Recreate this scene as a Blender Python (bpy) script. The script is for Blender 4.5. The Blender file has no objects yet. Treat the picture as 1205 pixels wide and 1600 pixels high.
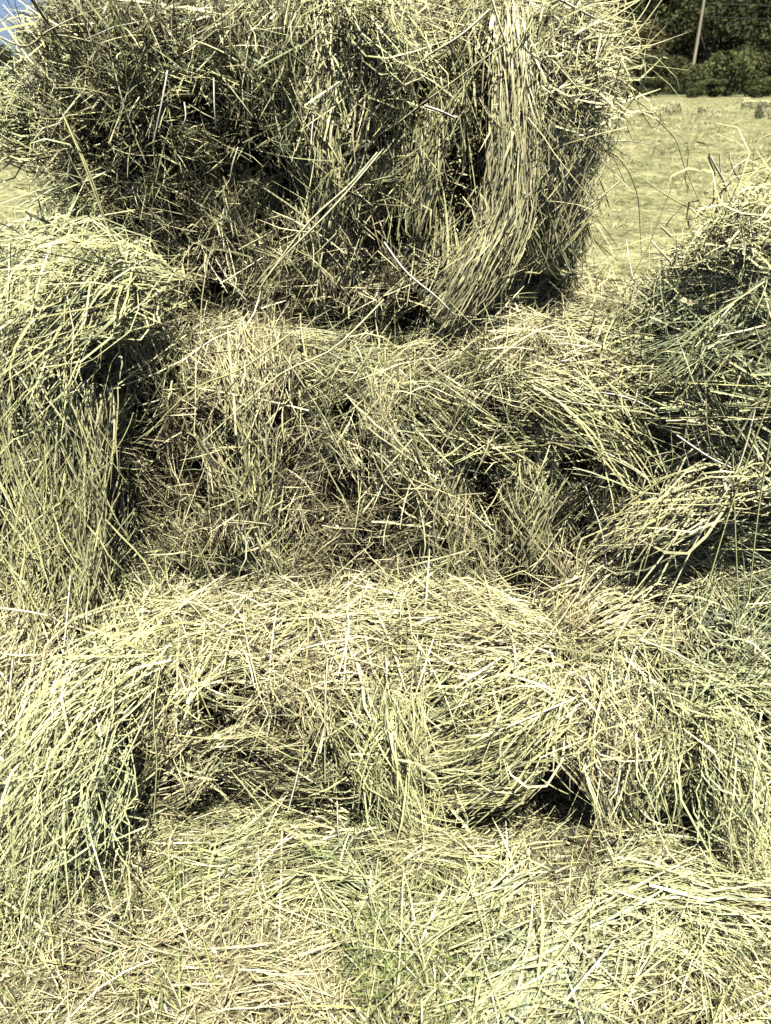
import bpy, math, random
import numpy as np

rng = np.random.default_rng(11)
random.seed(5)
S = bpy.context.scene
COL = S.collection
R = math.radians

# ------------------------------------------------------------------ camera
CAM_H, PITCH, F = 1.35, R(29.0), 1209.0
cd = bpy.data.cameras.new('camera')
cam = bpy.data.objects.new('camera', cd)
COL.objects.link(cam)
cam.location = (0, 0, CAM_H)
cam.rotation_euler = (R(90) - PITCH, 0, 0)
cd.sensor_fit = 'VERTICAL'
cd.sensor_height = 36.0
cd.lens = F / 1600 * 36
cd.clip_start, cd.clip_end = 0.05, 6000
cd.dof.use_dof = True
cd.dof.focus_distance = 1.45
cd.dof.aperture_fstop = 9.0
S.camera = cam

# ------------------------------------------------------------------ sky and sun
SUN = np.array([0.10, -0.42, 1.15]); SUN /= np.linalg.norm(SUN)
EL = math.asin(SUN[2])
W = bpy.data.worlds.new('World'); S.world = W; W.use_nodes = True
nt = W.node_tree; nt.nodes.clear()
sky = nt.nodes.new('ShaderNodeTexSky'); sky.sky_type = 'NISHITA'; sky.sun_disc = False
sky.sun_elevation = EL
sky.sun_rotation = math.atan2(SUN[0], SUN[1])
sky.dust_density = 1.6; sky.air_density = 0.4
bg = nt.nodes.new('ShaderNodeBackground'); bg.inputs['Strength'].default_value = 0.05
wo = nt.nodes.new('ShaderNodeOutputWorld')
nt.links.new(sky.outputs[0], bg.inputs[0]); nt.links.new(bg.outputs[0], wo.inputs[0])
sd = bpy.data.lights.new('sun', 'SUN'); sd.energy = 5.0; sd.angle = R(0.5); sd.color = (1.0, 0.965, 0.87)
so = bpy.data.objects.new('sun', sd); COL.objects.link(so)
from mathutils import Vector
so.rotation_euler = Vector(SUN).to_track_quat('Z', 'Y').to_euler()
so.location = (3, -3, 8)
S.view_settings.view_transform = 'Standard'; S.view_settings.look = 'None'
S.view_settings.exposure = 1.7; S.view_settings.gamma = 1.0; S.view_settings.use_curve_mapping = False
S.render.engine = 'CYCLES'
S.cycles.max_bounces = 3; S.cycles.diffuse_bounces = 0; S.cycles.glossy_bounces = 1
S.cycles.transmission_bounces = 2; S.cycles.transparent_max_bounces = 4


def P(px, py, Y):
    """the point at depth Y that the photograph shows at px, py"""
    u = (px - 602.5) / F; v = -(py - 800) / F
    d = np.array([u, math.cos(PITCH) + v * math.sin(PITCH), -math.sin(PITCH) + v * math.cos(PITCH)])
    return np.array([0, 0, CAM_H]) + d * (Y / d[1])


def proj(p):
    q = p - np.array([0, 0, CAM_H])
    z = q[:, 1] * math.cos(PITCH) - q[:, 2] * math.sin(PITCH)
    up = q[:, 1] * math.sin(PITCH) + q[:, 2] * math.cos(PITCH)
    z = np.maximum(z, 0.05)
    return 602.5 + F * q[:, 0] / z, 800 - F * up / z


# ------------------------------------------------------------------ materials
def mat(name):
    m = bpy.data.materials.new(name); m.use_nodes = True
    n = m.node_tree; n.nodes.clear()
    return m, n, n.nodes.new('ShaderNodeOutputMaterial')


def ramp(n, stops):
    r = n.nodes.new('ShaderNodeValToRGB'); e = r.color_ramp.elements
    e[0].position, e[0].color = stops[0][0], (*stops[0][1], 1)
    e[1].position, e[1].color = stops[-1][0], (*stops[-1][1], 1)
    for p, c in stops[1:-1]:
        k = e.new(p); k.color = (*c, 1)
    return r


def hay_material(name, stops, rough=0.5, spec=0.45, translucent=0.18, gain=1.0):
    m, n, out = mat(name)
    L = n.links.new
    at = n.nodes.new('ShaderNodeAttribute'); at.attribute_name = 'tint'
    av = n.nodes.new('ShaderNodeAttribute'); av.attribute_name = 'tone'
    rp = ramp(n, stops); L(at.outputs['Fac'], rp.inputs[0])
    nz = n.nodes.new('ShaderNodeTexNoise'); nz.inputs['Scale'].default_value = 90; nz.inputs['Detail'].default_value = 2
    ge = n.nodes.new('ShaderNodeNewGeometry'); L(ge.outputs['Position'], nz.inputs['Vector'])
    mr = n.nodes.new('ShaderNodeMapRange'); mr.inputs[1].default_value = .3; mr.inputs[2].default_value = .7
    mr.inputs[3].default_value = .78; mr.inputs[4].default_value = 1.2; L(nz.outputs[0], mr.inputs[0])
    mu = n.nodes.new('ShaderNodeMath'); mu.operation = 'MULTIPLY'; L(mr.outputs[0], mu.inputs[0]); L(av.outputs['Fac'], mu.inputs[1])
    g = n.nodes.new('ShaderNodeMath'); g.operation = 'MULTIPLY'; L(mu.outputs[0], g.inputs[0]); g.inputs[1].default_value = gain
    vm = n.nodes.new('ShaderNodeVectorMath'); vm.operation = 'SCALE'; L(rp.outputs[0], vm.inputs[0]); L(g.outputs[0], vm.inputs['Scale'])
    b = n.nodes.new('ShaderNodeBsdfPrincipled'); b.inputs['Roughness'].default_value = rough
    b.inputs['Specular IOR Level'].default_value = spec
    L(vm.outputs[0], b.inputs['Base Color'])
    t = n.nodes.new('ShaderNodeBsdfTranslucent'); L(vm.outputs[0], t.inputs[0])
    mx = n.nodes.new('ShaderNodeMixShader'); mx.inputs[0].default_value = translucent
    L(b.outputs[0], mx.inputs[1]); L(t.outputs[0], mx.inputs[2]); L(mx.outputs[0], out.inputs[0])
    return m


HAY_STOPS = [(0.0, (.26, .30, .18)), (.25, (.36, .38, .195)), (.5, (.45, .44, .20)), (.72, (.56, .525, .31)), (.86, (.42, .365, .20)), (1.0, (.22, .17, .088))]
M_HAY = hay_material('dry_hay', HAY_STOPS, translucent=.02, gain=.74, spec=.3)
M_PALE = hay_material('pale_straw', [(0, (.50, .52, .28)), (.5, (.66, .63, .40)), (1, (.74, .71, .60))], rough=.4, spec=.55, translucent=.06, gain=.8)
M_SEED = hay_material('seed_head', [(0, (.26, .27, .12)), (.5, (.40, .38, .17)), (1, (.44, .34, .17))], rough=.6, spec=.3, gain=.7)
M_STUB = hay_material('stubble', [(0, (.30, .33, .14)), (.5, (.47, .45, .22)), (1, (.55, .50, .28))], rough=.6, spec=.2, gain=.48)


def noise_material(name, stops, scale=6.0, bump=0.6, rough=0.85, stretch=(1, 1, 1), detail=6, second=None, dist=.02, spec=.2):
    m, n, out = mat(name); L = n.links.new
    ge = n.nodes.new('ShaderNodeNewGeometry')
    mp = n.nodes.new('ShaderNodeMapping'); mp.inputs['Scale'].default_value = stretch
    L(ge.outputs['Position'], mp.inputs[0])
    nz = n.nodes.new('ShaderNodeTexNoise'); nz.inputs['Scale'].default_value = scale; nz.inputs['Detail'].default_value = detail
    nz.inputs['Roughness'].default_value = .65
    L(mp.outputs[0], nz.inputs['Vector'])
    fac = nz.outputs[0]
    if second:
        n2 = n.nodes.new('ShaderNodeTexNoise'); n2.inputs['Scale'].default_value = second; n2.inputs['Detail'].default_value = 4
        L(mp.outputs[0], n2.inputs['Vector'])
        a = n.nodes.new('ShaderNodeMath'); a.operation = 'ADD'; L(fac, a.inputs[0]); L(n2.outputs[0], a.inputs[1])
        h = n.nodes.new('ShaderNodeMath'); h.operation = 'MULTIPLY'; h.inputs[1].default_value = .5; L(a.outputs[0], h.inputs[0])
        fac = h.outputs[0]
    rp = ramp(n, stops); L(fac, rp.inputs[0])
    b = n.nodes.new('ShaderNodeBsdfPrincipled'); b.inputs['Roughness'].default_value = rough
    b.inputs['Specular IOR Level'].default_value = spec
    L(rp.outputs[0], b.inputs['Base Color'])
    bp = n.nodes.new('ShaderNodeBump'); bp.inputs['Strength'].default_value = bump; bp.inputs['Distance'].default_value = dist
    L(fac, bp.inputs['Height']); L(bp.outputs[0], b.inputs['Normal'])
    L(b.outputs[0], out.inputs[0])
    return m


M_CORE = noise_material('packed_hay', [(.3, (.008, .006, .003)), (.5, (.018, .015, .007)), (.7, (.045, .038, .018))], scale=120, bump=1.0, spec=0.0)  # near-black: the shade deep between the strands is put into this colour
M_FIELD = noise_material('mown_field', [(.38, (.045, .052, .018)), (.5, (.12, .118, .052)), (.6, (.23, .215, .11))], scale=1.3, bump=.8, stretch=(1, .8, 1), second=9, dist=.03, detail=8)
M_HILL = noise_material('wooded_slope', [(.35, (.012, .017, .007)), (.65, (.032, .038, .014))], scale=.12, bump=.8)
M_FAR = noise_material('far_slope', [(.35, (.055, .066, .072)), (.65, (.075, .086, .09))], scale=.01, bump=.2)  # bluish tone paints the distance haze into the slope
M_BARK = noise_material('bark', [(.3, (.10, .08, .06)), (.7, (.20, .17, .13))], scale=4, bump=.6)
M_POLE = noise_material('weathered_wood', [(.3, (.24, .22, .15)), (.7, (.36, .33, .23))], scale=3, bump=.4, stretch=(1, 1, .1))
M_WIRE = noise_material('wire', [(.3, (.06, .06, .055)), (.7, (.09, .09, .08))], scale=3, bump=0)


def leaf_material(name, a, b):
    m = hay_material(name, [(0, a), (1, b)], rough=.6, spec=.08, translucent=.2)
    return m


M_LEAF = [leaf_material('dark_leaves', (.022, .028, .011), (.062, .068, .027)), leaf_material('olive_leaves', (.032, .038, .015), (.08, .08, .034)),
          leaf_material('bush_leaves', (.045, .056, .02), (.12, .13, .05)), leaf_material('tan_leaves', (.045, .042, .018), (.085, .076, .034))]


# ------------------------------------------------------------------ mesh helpers
def new_mesh(name, V, faces, mats, tint=None, tone=None, smooth=False):
    """V (n,3); faces: (m,k) int array, all the same k"""
    me = bpy.data.meshes.new(name)
    V = np.ascontiguousarray(V, dtype=np.float32); faces = np.ascontiguousarray(faces, dtype=np.int32)
    m, k = faces.shape
    me.vertices.add(len(V)); me.vertices.foreach_set('co', V.ravel())
    me.loops.add(m * k); me.loops.foreach_set('vertex_index', faces.ravel())
    me.polygons.add(m); me.polygons.foreach_set('loop_start', np.arange(0, m * k, k, dtype=np.int32))
    if smooth:
        me.polygons.foreach_set('use_smooth', np.ones(m, dtype=bool))
    for nm, v in (('tint', tint), ('tone', tone)):
        if v is not None:
            a = me.attributes.new(nm, 'FLOAT', 'POINT'); a.data.foreach_set('value', np.ascontiguousarray(v, dtype=np.float32))
    me.materials.append(mats)
    me.update(calc_edges=True)
    return me


def link(name, me, parent=None, base=None, label=None, cat=None, group=None, kind=None):
    o = bpy.data.objects.new(name, me); COL.objects.link(o)
    if parent is not None:
        o.parent = parent
    if label: o['label'] = label
    if cat: o['category'] = cat
    if group: o['group'] = group
    if kind: o['kind'] = kind
    return o


def empty(name, loc, label, cat, group=None):
    o = link(name, None, None, None, label, cat, group); o.location = loc
    o.empty_display_size = .1
    return o


def nrm(v):
    return v / np.maximum(np.linalg.norm(v, axis=-1, keepdims=True), 1e-9)


def strands_mesh(name, paths, width, tube, ref, tint, tone, base, material=None):
    """paths (N,K,3); width (N,); tube: bool; ref (N,3) facing of the blades"""
    N, K, _ = paths.shape
    T = np.empty_like(paths)
    T[:, 1:-1] = paths[:, 2:] - paths[:, :-2]; T[:, 0] = paths[:, 1] - paths[:, 0]; T[:, -1] = paths[:, -1] - paths[:, -2]
    T = nrm(T)
    side = nrm(np.cross(T, ref[:, None, :]))
    t = np.linspace(0, 1, K)[None, :]
    if tube:
        prof = (1 - .3 * t)
        up = np.cross(side, T)
        w = (width[:, None] * prof * .5)[..., None]
        rings = [paths + w * up, paths + w * (-.5 * up + .87 * side), paths + w * (-.5 * up - .87 * side)]
        V = np.stack(rings, 2)                        # N,K,3,3
        idx = np.arange(N * K * 3).reshape(N, K, 3)
        a = idx[:, :-1]; b = idx[:, 1:]
        q = np.stack([a, np.roll(a, -1, 2), np.roll(b, -1, 2), b], -1).reshape(-1, 4)
        r = 3
    else:
        prof = np.clip(1.0 - .75 * t ** 6, .2, 1) * (1 - .15 * (1 - t) ** 6)
        w = (width[:, None] * prof * .5)[..., None]
        V = np.stack([paths + w * side, paths - w * side], 2)
        idx = np.arange(N * K * 2).reshape(N, K, 2)
        a = idx[:, :-1]; b = idx[:, 1:]
        q = np.stack([a[..., 0], a[..., 1], b[..., 1], b[..., 0]], -1).reshape(-1, 4)
        r = 2
    V = V.reshape(-1, 3) - np.asarray(base)
    return new_mesh(name, V, q, material or M_HAY, np.repeat(tint, K * r), np.repeat(tone, K * r), smooth=tube)


def join_data(parts):
    pass


# ------------------------------------------------------------------ how the hay lies: (px, py, angle, spread, length, lift, tint, density)
FLOW = np.array([
    # top bale
    (30, 110, 160, 20, .14, .2, .35, 1), (20, 190, 175, 14, .16, .15, .2, 1.1), (30, 260, 165, 18, .12, .25, .4, .6), (100, 40, 120, 18, .12, .35, .5, 1),
    (100, 130, 125, 25, .10, .4, .5, 1), (90, 230, 140, 22, .11, .35, .45, 1), (90, 320, 145, 20, .11, .35, .45, 1),
    (180, 60, 100, 25, .09, .5, .55, 1), (180, 160, 85, 40, .07, .6, .55, .9), (180, 260, 75, 50, .07, .6, .55, .9), (200, 340, 120, 50, .08, .5, .55, .9),
    (280, 30, 40, 40, .12, .25, .55, 1), (300, 100, 80, 28, .07, .6, .55, 1), (300, 200, 70, 45, .07, .6, .55, .8), (300, 300, 60, 45, .07, .6, .6, .8),
    (390, 30, 20, 45, .13, .2, .6, 1), (390, 110, 90, 25, .07, .55, .55, 1), (390, 220, 70, 45, .06, .6, .5, .7), (390, 320, 100, 40, .07, .5, .55, .8),
    (455, 60, 80, 25, .09, .4, .6, 1), (455, 240, 20, 40, .06, .4, .35, .5), (455, 340, 60, 40, .08, .4, .5, .7),
    (510, 80, 88, 14, .13, .1, .55, 1.1), (515, 200, 90, 7, .15, .02, .5, 1.7), (515, 300, 91, 8, .15, .02, .5, 1.7), (505, 370, 75, 20, .10, .1, .6, 1),
    (560, 30, -28, 12, .20, .1, .5, 1.3), (610, 80, 60, 40, .08, .4, .5, .7), (600, 160, 70, 35, .09, .3, .6, .9), (580, 250, 60, 30, .09, .3, .55, .9),
    (600, 330, 65, 30, .09, .3, .6, .9), (500, 430, 60, 16, .10, .15, .76, 1.2), (440, 400, 50, 35, .10, .3, .65, 1), (340, 400, 110, 45, .08, .4, .6, .9),
    (270, 390, 130, 40, .09, .4, .6, .9), (650, 60, 40, 45, .12, .2, .5, 1), (655, 170, 80, 25, .09, .2, .55, .8), (660, 280, 82, 12, .14, .05, .55, 1.2),
    (650, 400, 75, 30, .10, .2, .6, .8), (590, 440, 75, 35, .10, .2, .6, .9), (620, 490, 60, 50, .08, .3, .6, .8),
    (710, 110, 85, 30, .05, .2, .6, .4), (715, 250, 82, 20, .05, .1, .6, .22), (700, 350, 76, 16, .07, .05, .6, .4), (740, 40, 20, 50, .13, .2, .6, 1),
    (760, 150, 88, 10, .08, .05, .5, .2), (745, 280, 84, 10, .08, .05, .5, .2), (800, 130, 92, 7, .22, .02, .55, 1.8), (800, 230, 90, 6, .24, .02, .6, 2.0), (785, 320, 82, 6, .22, .02, .6, 2.0),
    (760, 390, 66, 7, .18, .02, .65, 2.0), (725, 440, 56, 9, .14, .04, .7, 2.0), (690, 490, 50, 12, .10, .1, .7, 1.6),
    (850, 60, 15, 35, .18, .2, .6, 1.2), (880, 120, 22, 22, .17, .2, .55, 1.3), (930, 140, 10, 22, .16, .25, .6, 1.2), (960, 100, 25, 25, .17, .3, .6, 1.1),
    (870, 220, -60, 28, .12, .2, .6, 1.1), (930, 220, -20, 35, .12, .3, .65, 1.2), (860, 320, -70, 20, .12, .2, .5, 1), (920, 320, -60, 25, .10, .3, .45, 1),
    (840, 420, -75, 25, .10, .2, .45, .7), (900, 420, -45, 35, .10, .3, .6, .9), (840, 250, 95, 15, .16, .1, .6, 1.2),
    # middle bale and its ledge
    (760, 500, 10, 40, .12, .15, .65, 1.1), (850, 490, 12, 30, .14, .15, .75, 1.3), (950, 500, 5, 35, .13, .15, .75, 1.3), (850, 550, 15, 40, .12, .1, .75, 1.3), (930, 570, 8, 18, .15, .1, .6, 1.4), (1010, 580, 4, 14, .16, .1, .5, 1.3),
    (560, 520, 10, 45, .11, .2, .55, .9), (460, 530, 8, 40, .12, .2, .6, 1), (350, 500, 30, 50, .10, .25, .65, 1), (280, 490, 40, 45, .09, .25, .75, 1), (680, 560, 15, 40, .12, .2, .6, 1.1), (760, 590, 25, 35, .11, .2, .6, 1),
    (220, 600, 110, 50, .08, .3, .6, .9), (300, 600, 95, 50, .08, .3, .6, .9), (220, 740, 140, 45, .08, .3, .6, .9), (310, 700, 115, 50, .09, .3, .6, .9), (230, 850, 130, 40, .09, .25, .6, 1),
    (340, 760, 110, 40, .09, .3, .6, .9), (392, 600, 92, 8, .14, .03, .6, 1.5), (392, 720, 93, 8, .14, .03, .6, 1.6), (400, 820, 95, 10, .12, .05, .6, 1.4), (330, 850, 120, 35, .09, .2, .65, 1),
    (450, 600, 60, 55, .08, .3, .65, .9), (470, 700, 70, 55, .07, .3, .75, .8), (480, 800, 80, 50, .07, .3, .7, .8), (530, 640, 100, 40, .09, .3, .5, .7), (540, 750, 60, 50, .07, .3, .7, .8),
    (590, 600, 50, 35, .10, .2, .6, 1), (600, 700, 112, 16, .11, .1, .65, 1.2), (600, 800, 60, 50, .08, .3, .7, .9), (560, 870, 40, 45, .09, .2, .7, .9),
    (650, 640, 130, 40, .09, .25, .6, .9), (680, 760, 98, 14, .11, .08, .65, 1.3), (690, 860, 96, 14, .10, .08, .65, 1.3), (740, 640, 150, 25, .11, .2, .5, 1), (770, 720, 150, 22, .11, .15, .5, 1), (740, 800, 100, 50, .07, .3, .75, .8),
    (780, 880, 70, 45, .08, .2, .8, .9), (830, 790, 90, 9, .13, .04, .6, 1.4), (845, 880, 95, 12, .12, .05, .65, 1.3), (840, 640, 155, 25, .11, .2, .5, .9), (900, 640, 150, 14, .16, .1, .5, 1.2), (960, 680, 143, 12, .17, .1, .5, 1.2), (900, 740, 100, 35, .09, .2, .55, 1),
    (960, 780, 95, 35, .10, .2, .6, 1), (900, 850, 110, 40, .09, .2, .65, .9), (960, 860, 20, 25, .14, .15, .7, 1),
    # left bale of the middle layer
    (60, 380, 10, 25, .16, .15, .25, 1), (150, 390, 15, 22, .15, .15, .35, 1.1), (210, 420, 5, 16, .16, .1, .55, 1.3), (120, 450, 12, 10, .22, .08, .4, 1.5), (40, 470, 22, 12, .20, .1, .3, 1.4), (170, 480, 38, 9, .22, .06, .5, 1.5), (110, 520, 46, 10, .20, .06, .4, 1.3), (40, 540, 60, 15, .16, .1, .35, 1.2),
    (30, 620, 100, 10, .20, .04, .35, 1.5), (100, 600, 105, 12, .20, .04, .45, 1.5), (150, 640, 95, 9, .18, .04, .45, 1.4), (60, 720, 102, 12, .20, .04, .3, 1.4), (130, 740, 95, 8, .20, .03, .5, 1.6), (40, 820, 88, 10, .22, .04, .5, 1.6), (120, 840, 87, 9, .22, .03, .55, 1.7), (30, 920, 82, 10, .20, .05, .6, 1.6), (130, 920, 80, 14, .18, .06, .6, 1.5), (70, 980, 88, 12, .16, .08, .6, 1.3),
    # right upper bale
    (1100, 345, 30, 45, .12, .3, .5, 1.2), (1170, 370, 20, 40, .13, .25, .55, 1.4), (1060, 400, -20, 30, .12, .2, .5, 1), (1150, 420, -10, 25, .14, .2, .5, 1.1), (1030, 460, -18, 25, .11, .25, .45, .9), (1110, 470, -8, 22, .13, .2, .4, 1), (1190, 480, -30, 30, .12, .2, .35, .9),
    (1020, 530, -4, 18, .13, .15, .45, .9), (1100, 540, 4, 14, .16, .12, .4, 1.1), (1180, 560, -18, 16, .16, .1, .4, 1.2), (1060, 600, -10, 14, .16, .1, .45, 1.2), (1150, 620, -22, 14, .17, .08, .35, 1.3), (1070, 680, -14, 12, .15, .1, .4, 1.1), (1150, 690, -20, 14, .16, .1, .4, 1.2), (1190, 740, 60, 30, .14, .15, .3, 1.1),
    (1060, 760, 25, 14, .17, .08, .65, 1.2), (1140, 770, 20, 16, .16, .1, .4, 1.2), (1020, 820, 26, 12, .18, .06, .65, 1.2), (1100, 830, 8, 20, .15, .12, .35, 1), (1180, 830, 0, 18, .15, .12, .25, 1),
    # bottom bale, right lower bale
    (960, 910, 22, 20, .13, .1, .65, 1.2), (1030, 920, 40, 25, .12, .15, .5, 1.1), (1100, 910, 60, 40, .12, .15, .5, 1.1), (1170, 930, 130, 30, .13, .15, .35, 1.2), (950, 980, 10, 30, .12, .12, .75, 1.1), (1030, 1000, 30, 45, .10, .2, .7, 1), (1100, 1000, 110, 35, .12, .2, .4, 1.1), (1180, 1000, 60, 40, .13, .2, .35, 1.1),
    (930, 1040, -45, 22, .11, .1, .45, 1.2), (900, 1080, 55, 22, .14, .1, .55, 1.4), (960, 1100, 40, 45, .07, .15, .65, 1.7), (950, 1180, 70, 25, .09, .1, .65, 1.7), (920, 1240, 55, 25, .09, .12, .65, 1.4), (1000, 1050, -50, 20, .12, .1, .4, 1.1), (1040, 1120, 95, 18, .14, .08, .5, 1.2), (1000, 1180, 72, 14, .14, .08, .5, 1.3), (1030, 1230, 100, 12, .14, .06, .3, 1.3),
    (1060, 1180, 100, 18, .13, .1, .5, 1.2), (1080, 1260, 120, 25, .11, .15, .5, 1), (1100, 1070, -18, 18, .16, .1, .35, 1.2), (1170, 1060, -8, 18, .16, .1, .4, 1.2), (1150, 1140, -42, 12, .17, .06, .35, 1.3), (1110, 1170, -60, 22, .12, .1, .55, 1.2), (1180, 1220, -40, 22, .13, .1, .55, 1.2), (1125, 1260, 108, 8, .20, .04, .4, 1.6), (1150, 1340, 112, 10, .18, .05, .5, 1.4), (1190, 1310, -50, 25, .12, .12, .5, 1.1),
    (220, 900, 60, 35, .12, .1, .6, 1.2), (300, 910, 35, 45, .10, .15, .65, 1.2), (400, 930, 25, 45, .10, .15, .75, 1.2), (500, 930, 20, 50, .08, .15, .8, 1.2), (600, 930, 10, 50, .08, .15, .75, 1.2), (700, 920, 10, 45, .09, .15, .8, 1.1), (800, 930, 0, 35, .10, .15, .75, 1.1), (680, 970, -6, 9, .22, .05, .6, 1.6), (800, 985, -12, 9, .20, .05, .6, 1.6), (580, 980, 5, 22, .12, .1, .7, 1.2), (480, 990, 20, 40, .09, .15, .75, 1.2),
    (400, 1000, 20, 35, .10, .12, .75, 1.2), (290, 980, 30, 30, .13, .12, .6, 1.2), (250, 1060, 48, 25, .14, .1, .6, 1.2), (330, 1060, 35, 28, .12, .1, .65, 1.3), (420, 1070, 10, 35, .09, .12, .75, 1.2), (520, 1060, 15, 45, .08, .15, .75, 1.2), (620, 1050, 20, 40, .09, .15, .7, 1.1), (720, 1040, 15, 30, .10, .12, .65, 1), (800, 1050, 40, 40, .09, .2, .55, .8),
    (280, 1150, 40, 28, .12, .1, .55, 1.1), (370, 1150, -25, 30, .11, .1, .6, 1.1), (440, 1150, 25, 20, .13, .08, .6, 1.3), (450, 1220, 16, 14, .15, .06, .55, 1.3), (350, 1230, 15, 30, .12, .1, .45, 1), (400, 1270, 18, 25, .12, .12, .4, .9), (508, 1130, 90, 8, .16, .05, .6, 1.3), (512, 1230, 92, 10, .15, .05, .6, 1.2),
    (560, 1120, 110, 28, .11, .1, .5, 1.1), (560, 1220, 108, 22, .13, .08, .4, 1.2), (620, 1180, 96, 10, .18, .04, .55, 1.5), (610, 1280, 125, 16, .14, .08, .4, 1.2), (640, 1120, 70, 20, .12, .06, .55, 1.2), (650, 1240, 128, 14, .14, .06, .4, 1.2),
    (700, 1120, 42, 12, .17, .05, .45, 1.4), (690, 1180, 12, 12, .15, .05, .5, 1.3), (700, 1230, -2, 10, .16, .05, .55, 1.3), (770, 1130, 32, 10, .18, .05, .5, 1.4), (770, 1190, 18, 9, .17, .05, .5, 1.4), (780, 1240, 4, 9, .16, .05, .55, 1.3), (840, 1130, 38, 14, .16, .08, .6, 1.2), (860, 1220, 30, 30, .08, .2, .4, .2),
    # bottom left bale
    (30, 1050, 70, 20, .16, .08, .55, 1.5), (40, 1130, 45, 25, .16, .1, .5, 1.3), (110, 1090, 45, 25, .13, .12, .5, 1), (180, 1020, 40, 30, .13, .12, .5, 1), (200, 1080, 52, 22, .15, .1, .6, 1.3), (150, 1150, 50, 12, .20, .05, .45, 1.4), (60, 1220, 35, 14, .20, .05, .3, 1.4), (130, 1230, 58, 12, .18, .05, .35, 1.2), (200, 1180, 50, 14, .16, .06, .45, 1.1), (210, 1250, 60, 20, .14, .1, .45, .8), (40, 1310, 58, 12, .20, .05, .35, 1.5), (120, 1320, 72, 14, .18, .06, .3, 1.3), (60, 1390, 75, 16, .16, .08, .45, 1.3), (180, 1340, 95, 22, .14, .1, .35, 1),
    # ground in front
    (260, 1320, 30, 40, .10, .12, .4, 1), (330, 1290, 15, 30, .11, .12, .35, 1), (330, 1370, 25, 30, .12, .1, .2, 1.1), (440, 1350, 18, 14, .14, .06, .55, 1.4), (440, 1300, 30, 30, .10, .12, .4, .8), (540, 1340, -30, 30, .10, .15, .4, 1), (560, 1400, -35, 30, .11, .12, .25, 1.1), (640, 1330, 20, 45, .07, .15, .6, 1.4), (640, 1410, 15, 45, .08, .15, .4, 1.2),
    (740, 1320, -20, 40, .10, .12, .55, 1.8), (850, 1330, 20, 35, .11, .12, .6, 1.8), (940, 1340, 40, 40, .10, .12, .6, 1.3), (740, 1400, 40, 45, .09, .15, .45, 1.1), (820, 1400, 22, 20, .15, .08, .55, 1.4), (920, 1400, 30, 30, .12, .1, .5, 1.3), (1010, 1380, 8, 14, .20, .06, .4, 1.4), (1110, 1390, -10, 14, .20, .06, .3, 1.3), (1180, 1420, -15, 18, .18, .08, .4, 1.2),
    (740, 1470, 30, 14, .20, .06, .3, 1.3), (850, 1460, 28, 14, .18, .06, .25, 1.4), (950, 1460, 35, 16, .16, .06, .25, 1.4), (720, 1550, 45, 20, .14, .1, .5, 1.1), (820, 1540, 40, 12, .20, .05, .2, 1.5), (900, 1540, 42, 14, .16, .06, .35, 1.4), (1000, 1530, 48, 20, .13, .1, .45, 1.1), (1060, 1440, -38, 14, .16, .06, .2, 1.3), (1130, 1480, -35, 20, .14, .08, .4, 1.2), (1190, 1520, -25, 30, .11, .12, .6, 1), (1080, 1560, 70, 40, .08, .2, .6, .9), (980, 1590, 60, 40, .09, .2, .6, .9),
    (60, 1470, 80, 45, .08, .2, .6, 1), (160, 1430, 60, 50, .07, .2, .65, 1), (160, 1530, 30, 60, .07, .2, .7, 1), (60, 1570, 70, 60, .07, .2, .65, 1), (270, 1450, 50, 55, .07, .2, .65, 1), (290, 1550, 20, 60, .07, .2, .75, 1), (380, 1440, 60, 60, .07, .2, .65, 1), (420, 1530, 25, 55, .07, .12, .8, 1.2), (500, 1450, 10, 50, .08, .12, .75, 1.2), (520, 1540, 40, 50, .07, .15, .8, 1.1), (610, 1490, 88, 30, .09, .3, .3, 1), (600, 1570, 85, 25, .09, .3, .4, 1), (670, 1530, 92, 20, .11, .3, .2, 1),
    (700, 1590, 70, 35, .1, .25, .35, 1),
], dtype=float)

FLOW[:, 3] = np.where((FLOW[:, 3] < 25) & ~((FLOW[:, 1] < 520) & (FLOW[:, 3] < 10)), FLOW[:, 3] * 1.3 + 2, FLOW[:, 3])
RB = (FLOW[:, 0] > 1000) & (FLOW[:, 1] > 430) & (FLOW[:, 1] < 850)
FLOW[:, 5] = np.where(RB, FLOW[:, 5] * .5, FLOW[:, 5])


def flow_at(p):
    px, py = proj(p)
    out = np.empty((len(p), 6))
    A2 = np.radians(FLOW[:, 2])
    for s in range(0, len(p), 4000):
        d2 = (px[s:s + 4000, None] - FLOW[None, :, 0]) ** 2 + (py[s:s + 4000, None] - FLOW[None, :, 1]) ** 2
        w = 1 / (d2 + 18 ** 2) ** 3.0
        w /= w.sum(1, keepdims=True)
        c = w @ np.cos(A2 * 2); q = w @ np.sin(A2 * 2)
        out[s:s + 4000, 0] = np.arctan2(q, c) / 2
        # keep the written sense of the direction (which end is the tip)
        dx = w @ np.cos(A2); dy = w @ np.sin(A2)
        th = out[s:s + 4000, 0]
        flip = (np.cos(th) * dx + np.sin(th) * dy) < 0
        out[s:s + 4000, 0] = np.where(flip, th + np.pi, th)
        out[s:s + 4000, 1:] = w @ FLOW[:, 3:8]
    return out


# ------------------------------------------------------------------ surfaces
NK = rng.normal(0, 1, (14, 3)); NK = nrm(NK) * (2 * np.pi / rng.uniform(.12, .5, 14))[:, None]
NPH = rng.uniform(0, 6.28, 14)


def lump(p, seed=0.0):
    s = np.zeros(len(p))
    for k, ph in zip(NK, NPH):
        s += np.sin(p @ k + ph + seed)
    return s / 14 ** .5


CK = nrm(rng.normal(0, 1, (16, 3))) * (2 * np.pi / rng.uniform(.06, .17, 16))[:, None]
CPH = rng.uniform(0, 6.28, 16)


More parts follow.
